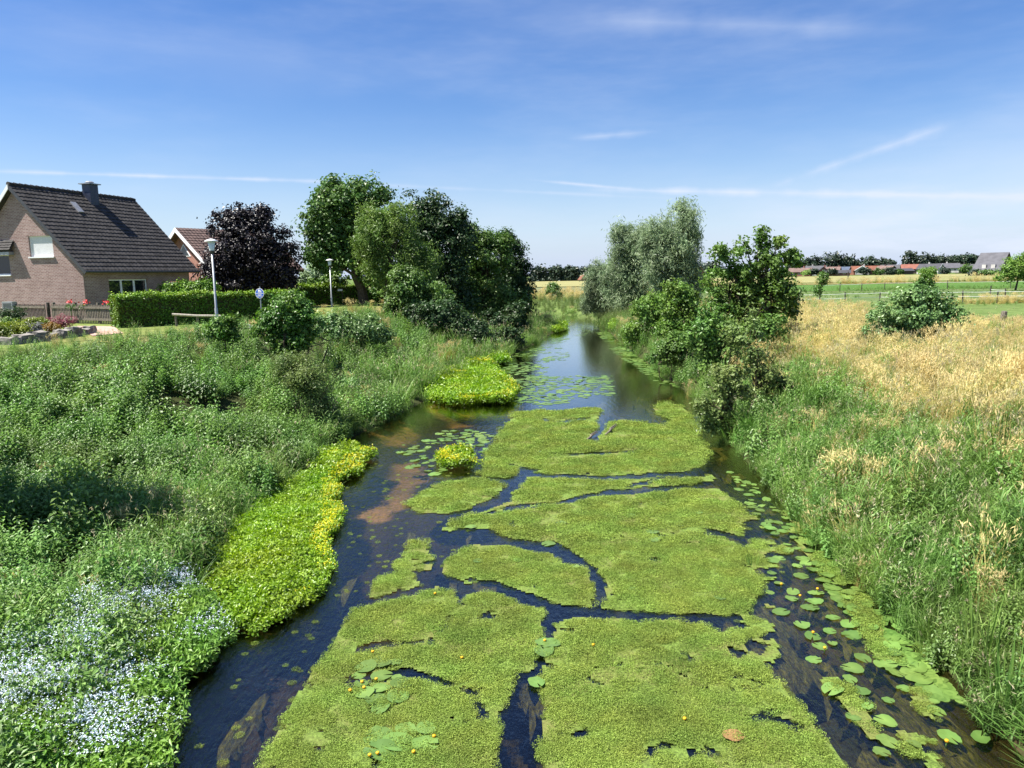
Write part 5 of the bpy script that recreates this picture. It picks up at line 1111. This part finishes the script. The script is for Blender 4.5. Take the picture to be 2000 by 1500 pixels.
# floating weed mats
MATS = [[(500, 1530), (520, 1480), (560, 1400), (605, 1325), (655, 1255), (690, 1205), (725, 1172), (800, 1152), (850, 1145), (888, 1172), (893, 1195), (903, 1162), (960, 1150), (1020, 1172), (1060, 1190), (1065, 1235), (1045, 1290), (1020, 1320), (1010, 1400), (985, 1500), (980, 1700), (430, 1700)],
        [(1080, 1530), (1062, 1420), (1048, 1330), (1066, 1250), (1078, 1226), (1130, 1212), (1200, 1216), (1250, 1200), (1320, 1212), (1400, 1238), (1435, 1292), (1480, 1288), (1510, 1330), (1550, 1380), (1600, 1435), (1645, 1485), (1660, 1530), (1700, 1700), (1090, 1700)],
        [(866, 1108), (900, 1080), (950, 1062), (935, 1052), (862, 1034), (930, 1008), (1000, 984), (1100, 974), (1250, 962), (1390, 952), (1425, 975), (1452, 1000), (1440, 1060), (1452, 1092), (1482, 1130), (1470, 1180), (1400, 1200), (1340, 1201), (1250, 1196), (1180, 1190), (1150, 1176), (1060, 1176), (1000, 1160), (950, 1140), (880, 1128)],
        [(1002, 966), (1040, 940), (1150, 936), (1300, 938), (1392, 928), (1398, 944), (1300, 955), (1150, 974), (1010, 984)], [(1030, 930), (1060, 918), (1180, 914), (1230, 928), (1150, 934), (1050, 936)],
        [(948, 898), (962, 868), (990, 830), (1010, 808), (1100, 804), (1172, 797), (1166, 822), (1152, 855), (1170, 856), (1205, 822), (1290, 830), (1345, 848), (1385, 880), (1372, 908), (1300, 930), (1230, 922), (1180, 912), (1060, 914), (1000, 905)],
        [(1278, 800), (1300, 786), (1340, 800), (1365, 842), (1352, 858), (1305, 834), (1312, 818)], [(796, 982), (850, 952), (928, 935), (982, 946), (958, 972), (900, 996), (830, 1000)], [(955, 905), (1010, 915), (990, 930), (940, 925)],
        [(770, 1104), (795, 1078), (800, 1056), (830, 1062), (850, 1100), (812, 1122)], [(725, 1158), (740, 1130), (800, 1124), (818, 1140), (765, 1166)],
        [(1395, 1000), (1480, 1008), (1542, 1060), (1535, 1120), (1490, 1140), (1446, 1090)], [(1400, 1248), (1440, 1215), (1500, 1212), (1526, 1250), (1512, 1300), (1445, 1272)], [(1440, 1190), (1500, 1180), (1540, 1200), (1500, 1212), (1445, 1210)],
        [(1590, 1310), (1640, 1322), (1700, 1385), (1740, 1450), (1700, 1440), (1640, 1390)], [(1525, 1000), (1560, 1000), (1640, 1080), (1700, 1170), (1735, 1250), (1800, 1340), (1850, 1410), (1800, 1400), (1725, 1310), (1680, 1220), (1600, 1110), (1540, 1050)],
        [(1760, 1420), (1830, 1440), (1850, 1520), (1780, 1500)], [(1780, 1245), (1815, 1262), (1830, 1300), (1800, 1290)]]
LOOSE = [11, 12, 13, 14, 15, 16, 17]                            # broken, half-sunken mats
CRACKS = [([(895, 1047), (960, 1050), (1080, 1074), (1140, 1100), (1168, 1140), (1174, 1200)], 9), ([(690, 1332), (740, 1322), (800, 1310), (835, 1325), (870, 1335)], 8), ([(700, 1276), (760, 1256), (830, 1254)], 5),
          ([(878, 1195), (850, 1240), (845, 1262)], 4), ([(950, 1400), (930, 1350), (905, 1345)], 5), ([(1380, 1038), (1420, 1045), (1455, 1062)], 7), ([(1230, 948), (1290, 935), (1380, 926)], 3), ([(1060, 820), (1100, 825), (1150, 815)], 2), ([(1560, 1420), (1500, 1400), (1470, 1405)], 7), ([(1170, 1300), (1230, 1330)], 0.1),
          ([(1020, 1310), (1000, 1400), (990, 1520)], 14), ([(1052, 880), (1100, 890), (1180, 885), (1250, 880)], 1.6), ([(820, 1118), (860, 1132), (905, 1150), (960, 1144), (1060, 1182), (1180, 1200), (1300, 1205), (1400, 1212), (1450, 1225)], 10), ([(1074, 1190), (1068, 1230), (1055, 1290), (1050, 1330), (1042, 1400), (1035, 1520)], 7), ([(1042, 1370), (1035, 1520)], 20),
          ([(985, 995), (1100, 980), (1150, 968), (1250, 959), (1400, 948)], 4), ([(1020, 925), (1150, 934), (1240, 931), (1395, 921)], 3), ([(890, 1150), (898, 1195)], 5), ([(700, 1185), (760, 1168), (830, 1150), (860, 1135)], 5), ([(1180, 830), (1160, 860)], 5)]
def weedmask(x, y, mar=0.0):
    if mar:
        m_ = weedmask(x, y)
        for dx, dy in ((mar, 0), (-mar, 0), (0, mar*1.5), (0, -mar*1.5)): m_ &= weedmask(x+dx, y+dy)
        return m_
    P = np.stack([x, y, 0*x], 1); px, py = proj(P); ppm = F/np.maximum(np.linalg.norm(P-CAM, axis=1), 1)
    a1 = fnoise(x*2.2, y*2.2, 4)-.5; a2 = fnoise(x*2.2+70, y*2.2, 4)-.5; qx = px+a1*ppm*.22; qy = py+a2*ppm*.22*.5
    m_ = np.zeros(len(x), bool); hole = fnoise(x*3.1+11, y*3.1+3, 4)
    for k, poly in enumerate(MATS):
        i_ = inpoly(qx, qy, poly)
        if k not in LOOSE: i_ |= polydist(qx, qy, poly) < ppm*.042
        m_ |= i_ & (hole > .47) if k in LOOSE else i_ & (hole > .22)
    for pts, w in CRACKS: m_ &= polydist(qx, qy, pts, False) > w*(.5+1.2*vnoise(x*2.5, y*2.5))
    m_ &= ~((np.abs(fnoise(x*1.15+5, y*1.5+60, 3)-.5) < .0085) & (fnoise(x*.9+21, y*.9+2, 2) > .50) & (y < 14))
    return m_ & (river_sd(x, y) < .05)
def water_grid(xa, xb, ya, yb, s):
    X, Yg = np.meshgrid(np.arange(xa, xb, s), np.arange(ya, yb, s)); return X, Yg
wm2 = MB()
for ya, yb, s in ((4.4, 9, .045), (9, 15, .06), (15, 28.5, .09)):
    X, Yg = water_grid(-5.2, 7.2, ya, yb+s, s); mk = weedmask(X.ravel(), Yg.ravel()).reshape(X.shape)
    zz = .003+.012*fnoise(X*5, Yg*5, 3); ii = np.arange(X.size).reshape(X.shape)
    ok = mk[:-1, :-1].astype(int)+mk[1:, :-1]+mk[:-1, 1:]+mk[1:, 1:] >= 3
    q = np.stack([ii[:-1, :-1], ii[:-1, 1:], ii[1:, 1:], ii[1:, :-1]], -1)[ok]
    used = np.unique(q); rm = np.full(X.size, -1); rm[used] = np.arange(len(used))
    wm2.add(np.stack([X, Yg, zz], -1).reshape(-1, 3)[used], rm[q])
mt, t = newmat('weed_mat_surface'); pos = t.n('ShaderNodeNewGeometry').outputs['Position']
nz = t.noise(pos, 34, 6, .7); nb = t.noise(pos, 1.1, 4)
c = t.ramp(nz, [(.30, (.035, .055, .012)), (.5, (.12, .185, .03)), (.7, (.21, .31, .06))])
c = t.mix(t.maprange(nb, .40, .66, 0, .6), c, (.17, .15, .05, 1))
M['weedmat'] = finish(mt, t, principled(t, c, .8, .25, bump(t, nz, 1.0, .02)))
tag(wm2.build('floating_weed_mat', M['weedmat'], smooth=True), 'yellow-green mat of floating water weed split by dark channels', None, None, 'stuff')
wb_ = Bag()
for ya, yb, dn, s0 in ((4.4, 7.5, 130, .95), (7.5, 12, 85, 1.1), (12, 18, 40, 1.6), (18, 29, 20, 2.2)):
    n = int(12.4*(yb-ya)*dn); x = -5.2+12.4*g.random(n); y = ya+(yb-ya)*g.random(n); k = weedmask(x, y, .05*s0); P = np.stack([x, y, .004+.012*fnoise(x*5, y*5, 3)], 1)[k]
    k2 = fnoise(P[:, 0]*1.6+5, P[:, 1]*1.6, 3) > .24; wb_.add(P[k2], g, s0*.85, s0*1.2, 3, tilt=.03, zs=.2)
    n = int(12.4*(yb-ya)*dn*1.2); x = -5.2+12.4*g.random(n); y = ya+(yb-ya)*g.random(n); k = weedmask(x, y) & ~weedmask(x, y, .05*s0); wb_.add(np.stack([x, y, .004+0*x], 1)[k], g, s0*.3, s0*.45, 3, tilt=.03, zs=.2)
n = 260; x = -4.2+3.4*g.random(n); y = 5+13*g.random(n); k = (river_sd(x, y) < -.3) & ~weedmask(x, y); wb_.add(np.stack([x, y, 0*x], 1)[k], g, .25, .5, 3, tilt=.03, zs=.2)
wb_.go('water_weed', [weed_patch(440+k) for k in range(3)], 'small leaves of water weed on the floating mats')

# weed just under the surface: brown-green trails beside the mats
sb = MB()
for ya, yb, s in ((4.4, 10, .07), (10, 28, .12)):
    X, Yg = water_grid(-5.2, 7.2, ya, yb+s, s); n_ = fnoise(X*2.8+40, Yg*.85+3, 4)+.10*(river_sd(X, Yg)*0); sdw = river_sd(X, Yg)
    thr = .60-.13*sstep(1.2, 3.0, X)*(Yg < 16); mk = (n_ > thr+.02) & (sdw < -.25) & ~((X < -.6) & (Yg > 13) & (Yg < 26))
    zz = -.05-.10*fnoise(X*3, Yg*2, 3)-.25*np.clip(thr+.06-n_, 0, .06)/.06; ii = np.arange(X.size).reshape(X.shape)
    ok = mk[:-1, :-1].astype(int)+mk[1:, :-1]+mk[:-1, 1:]+mk[1:, 1:] >= 3
    q = np.stack([ii[:-1, :-1], ii[:-1, 1:], ii[1:, 1:], ii[1:, :-1]], -1)[ok]; used = np.unique(q); rm = np.full(X.size, -1); rm[used] = np.arange(len(used))
    sb.add(np.stack([X, Yg, zz], -1).reshape(-1, 3)[used], rm[q])
mt, t = newmat('submerged_weed_surface'); pos = t.n('ShaderNodeNewGeometry').outputs['Position']
mp = t.n('ShaderNodeMapping'); t.set(mp.inputs[0], pos); mp.inputs['Scale'].default_value = (3.0, .7, 1)
nz = t.noise(mp.outputs[0], 9, 7, .75); c = t.ramp(nz, [(.32, (.015, .014, .006)), (.5, (.10, .095, .025)), (.68, (.24, .23, .06))])
tag(sb.build('submerged_weed', finish(mt, t, principled(t, c, .9, .1, bump(t, nz, 1, .04))), smooth=True), 'brown-green water weed trailing just under the surface', None, None, 'stuff')

# lily pads
def pad_mesh(seed):
    r_ = np.random.default_rng(seed); n = 20; mb = MB(); a = .17+np.arange(n+1)*(6.283-.34)/n
    rad = 1+.05*np.sin(a*3+r_.random()*6)+.03*r_.normal(size=n+1); zz = .05*np.sin(a*2+r_.random()*6)+.04*r_.normal(size=n+1)
    o_ = np.stack([rad*np.cos(a)*1.12, rad*np.sin(a)*.92, zz+.03], 1); i_ = np.stack([.5*rad*np.cos(a)*1.1, .5*rad*np.sin(a)*.9, zz*.3+.015], 1); V = np.vstack([o_, i_, [[.1, 0, 0.01]]])
    mb.add(V, [(k, k+1, n+2+k, n+1+k) for k in range(n)], [(n+1+k, n+2+k, 2*n+2) for k in range(n)], np.concatenate([np.full(n+1, .35+.3*r_.random()), np.full(n+1, .6), [.9]]))
    return mb.mesh('lily_pad', M['pad'], True)
PM = [pad_mesh(500+k) for k in range(5)]
def rand_in(poly, n, dmin, g, avoid=True, placed=[]):
    W_ = np.array([at(*q)[:2] for q in poly]); lo, hi = W_.min(0), W_.max(0); out = []
    for _ in range(n*80):
        p = lo+(hi-lo)*g.random(2)
        if not inpoly(p[:1], p[1:], W_)[0] or river_sd(p[:1], p[1:])[0] > -.05: continue
        if avoid and g.random() < .8 and weedmask(p[:1], p[1:])[0]: continue
        if len(poly) < 7 and p[1] > 17 and fnoise(p[:1]*1.1, p[1:]*.7, 3)[0] < .47: continue
        if any((p[0]-q[0])**2+(p[1]-q[1])**2 < dmin*dmin*(.4+.8*g.random()) for q in out): continue
        out.append(p)
        if len(out) >= n: break
    return out
PADS = [([(1500, 1080), (1560, 1090), (1700, 1190), (1790, 1300), (1850, 1380), (1960, 1470), (1720, 1490), (1640, 1380), (1570, 1260), (1490, 1150)], 52, .092, .25, False, 'round green lily pad in the dark channel before the near right bank', 'lily pads in the right-hand channel'),
        ([(1420, 920), (1470, 945), (1540, 1015), (1640, 1115), (1790, 1255), (1860, 1350), (1820, 1350), (1740, 1260), (1600, 1140), (1480, 1020)], 66, .09, .20, False, 'lily pad in the crowded strip hugging the right bank', 'lily pads along the right bank'),
        ([(775, 880), (870, 838), (965, 845), (955, 880), (860, 930), (800, 915)], 52, .12, .22, False, 'lily pad floating in the brown water around the cress islet', 'lily pads around the cress islet'),
        ([(1030, 738), (1190, 735), (1195, 770), (1060, 792), (1000, 780)], 40, .13, .22, False, 'pale lily pad in the loose patch in midstream', 'lily pads in midstream'),
        ([(960, 708), (1050, 682), (1050, 735), (1000, 760), (985, 730)], 28, .13, .25, False, 'lily pad in the tree shade beside the left bank', 'lily pads in the tree shade'),
        ([(1208, 664), (1240, 690), (1300, 735), (1330, 760), (1290, 745), (1215, 695)], 28, .13, .25, False, 'lily pad in the belt below the dark shrub on the right', 'lily pads below the right-bank shrubs'),
        ([(690, 1330), (730, 1290), (790, 1300), (790, 1360), (740, 1400), (690, 1360)], 13, .10, .22, False, 'lily pad pushed up through the lower left weed mat', 'lily pads in the lower left weed mat'),
        ([(720, 1440), (760, 1430), (845, 1425), (850, 1465), (790, 1475), (720, 1470)], 6, .13, .24, False, 'lily pad beside the small dark gaps at the bottom of the left mat', 'lily pads at the bottom of the left mat'),
        ([(900, 1000), (1400, 980), (1440, 1180), (1200, 1180), (900, 1110)], 14, .09, .5, False, 'single lily pad lying on the big central weed mat', 'lily pads on the central weed mat')]
npad = 0
for poly, n, rr, dm_, av, lb, gp in PADS:
    for p in rand_in(poly, n, dm_, g, av):
        o = bpy.data.objects.new('lily_pad', PM[npad % 5]); COL.objects.link(o); s_ = rr*(.65+.7*g.random()); o.scale = (s_, s_, s_)
        o.location = (p[0], p[1], (.026 if weedmask(p[:1], p[1:])[0] else .006)+.0007*(npad % 9)); o.rotation_euler = (.06*g.normal(), .06*g.normal(), g.random()*6.283); tag(o, lb, 'lily pad', gp); npad += 1
for k, (x, y, r_, dz) in enumerate([(1066, 1258, .12, 0), (1062, 1275, .13, 0), (1076, 1262, .11, 0), (1048, 1338, .1, 0)]):
    b = at(x, y); o = bpy.data.objects.new('lily_pad', PM[k]); COL.objects.link(o); o.scale = (r_, r_, r_); o.location = (b[0], b[1], .03+.002*k); o.rotation_euler = (0, 0, k*1.7); tag(o, 'lily pad in the narrow crack between the two bottom weed mats', 'lily pad', 'lily pads in the crack')
b = at(1433, 1441); o = bpy.data.objects.new('lily_pad', PM[2].copy()); COL.objects.link(o); o.data.materials.clear(); o.data.materials.append(simple('dying_leaf', (.22, .13, .05), .6, .3, 9, .4)); o.scale = (.10, .10, .10); o.location = (b[0], b[1], .028); tag(o, 'reddish brown dying lily pad on the right-hand weed mat', 'lily pad')
fp = MB()                                                        # the countless far pads
for poly, n in (([(1030, 735), (1195, 733), (1200, 775), (1060, 795), (1000, 785)], 420), ([(955, 705), (1060, 676), (1095, 655), (1120, 650), (1060, 735), (985, 765)], 380), ([(1190, 645), (1240, 690), (1330, 760), (1290, 750), (1200, 690), (1165, 650)], 420), ([(1100, 640), (1165, 632), (1170, 650), (1110, 660)], 50), ([(1060, 690), (1110, 688), (1115, 705), (1060, 705)], 40), ([(1430, 930), (1540, 1020), (1700, 1180), (1880, 1370), (1820, 1370), (1680, 1220), (1480, 1010)], 330), ([(780, 870), (960, 840), (980, 890), (860, 930)], 60)):
    W_ = np.array([at(*q)[:2] for q in poly]); lo, hi = W_.min(0), W_.max(0); p = lo+(hi-lo)*g.random((n*6, 2)); p = p[inpoly(p[:, 0], p[:, 1], W_) & (river_sd(p[:, 0], p[:, 1]) < -.05)]
    p = p[fnoise(p[:, 0]*.8, p[:, 1]*.5, 3) > .46][:n]
    for q in p:
        r_ = (.11 if q[1] > 20 else .06)*(.6+.7*g.random()); a = np.arange(10)*.6283+g.random(); fp.add(np.vstack([np.stack([q[0]+r_*np.cos(a), q[1]+r_*.9*np.sin(a), np.full(10, .004+.004*g.random())], 1), [[q[0], q[1], .006]]]), None, [(k, (k+1) % 10, 10) for k in range(10)], g.random())
tag(fp.build('floating_leaves', M['pad']), 'countless small floating leaves between the lily pads', None, None, 'stuff')
# yellow water-lily flowers
FLW = [(728, 1272), (902, 1284), (734, 1326), (707, 1330), (711, 1342), (683, 1347), (739, 1470), (723, 1474), (809, 1468), (846, 1437), (1064, 1250), (1158, 1259), (1337, 1402), (1611, 1264), (1597, 1149), (1573, 1042), (1526, 1140), (1564, 1163), (1587, 1234), (1848, 1446), (849, 1158)]
f0_ = None
for k, (x, y) in enumerate(FLW):
    b = at(x, y, .05); lb = 'yellow water-lily bud standing on the weed mats left of the wide right channel' if x < 1500 else 'yellow water-lily bud among the pads of the right-hand channel'; gp = 'yellow lily buds on the weed mats' if x < 1500 else 'yellow lily buds in the right channel'
    if f0_ is None:
        r = thing('water_lily_flower', lb, 'flower', (b[0], b[1], 0), 0, gp); f0_ = r
        q = MB(); q.lathe([(.0, .03), (.012, .033), (.018, .045), (.018, .056), (.012, .061), (0, .056)], sides=10); q.build('petals', M['flower_y'], r, smooth=True)
        q = MB(); q.tube([(0, 0, -.03), (.004, 0, .035)], .007, 6); q.build('stalk', M['bush'], r)
    else:
        r = f0_.copy(); COL.objects.link(r); r.location = (b[0], b[1], 0); r.rotation_euler = (.15*(k % 3-1), .1*(k % 2), k*1.3); r['label'] = lb; r['group'] = gp
        for ch in list(f0_.children): c = ch.copy(); COL.objects.link(c); c.parent = r
# pale dead branches caught in the weed
for k, (a, b, lb) in enumerate([((1145, 860), (1165, 842), 'pale broken branch stuck in the weed mat, left of two'), ((1182, 850), (1203, 828), 'pale broken branch stuck in the weed mat, right of two')]):
    A, B = at(*a, .02), at(*b, .10); q = MB(); q.tube([A-A, (B-A)*.3+[.05, 0, .03], (B-A)*.6+[-.04, 0, .0], B-A], [.03, .034, .026, .012], 7); q.tube([(B-A)*.45, (B-A)*.9+[.08, .1, -.02]], [.025, .01], 5)
    tag(q.build('dead_branch', M['weathered'], None, tuple(A)), lb, 'branch', 'pale branches in the weed')
# big sword-leaved plants at the near right water edge
for k, (x, y, lb) in enumerate([(1905, 1330, 'tall sword-leaved iris clump at the near right water edge'), (1960, 1400, 'iris clump nearest the bottom right corner'), (1470, 1090, 'small tuft of narrow leaves standing in the right channel')]):
    b = at(x, y, .1); r_ = np.random.default_rng(600+k); n = 26 if k < 2 else 14; mb = MB(); a = r_.random(n)*6.283; h = (.6+.6*r_.random(n))*(1 if k < 2 else .25)
    blades(mb, np.stack([.12*np.cos(a), .12*np.sin(a), 0*a], 1)*(1 if k < 2 else .7), h, .35*h*r_.random(n), a, np.full(n, .03 if k < 2 else .012), .3+.4*r_.random(n), .4, 4)
    tag(mb.build('iris_plant', M['grass'], None, (b[0], b[1], max(gz1(b[0], b[1]), 0))), lb, 'plant')
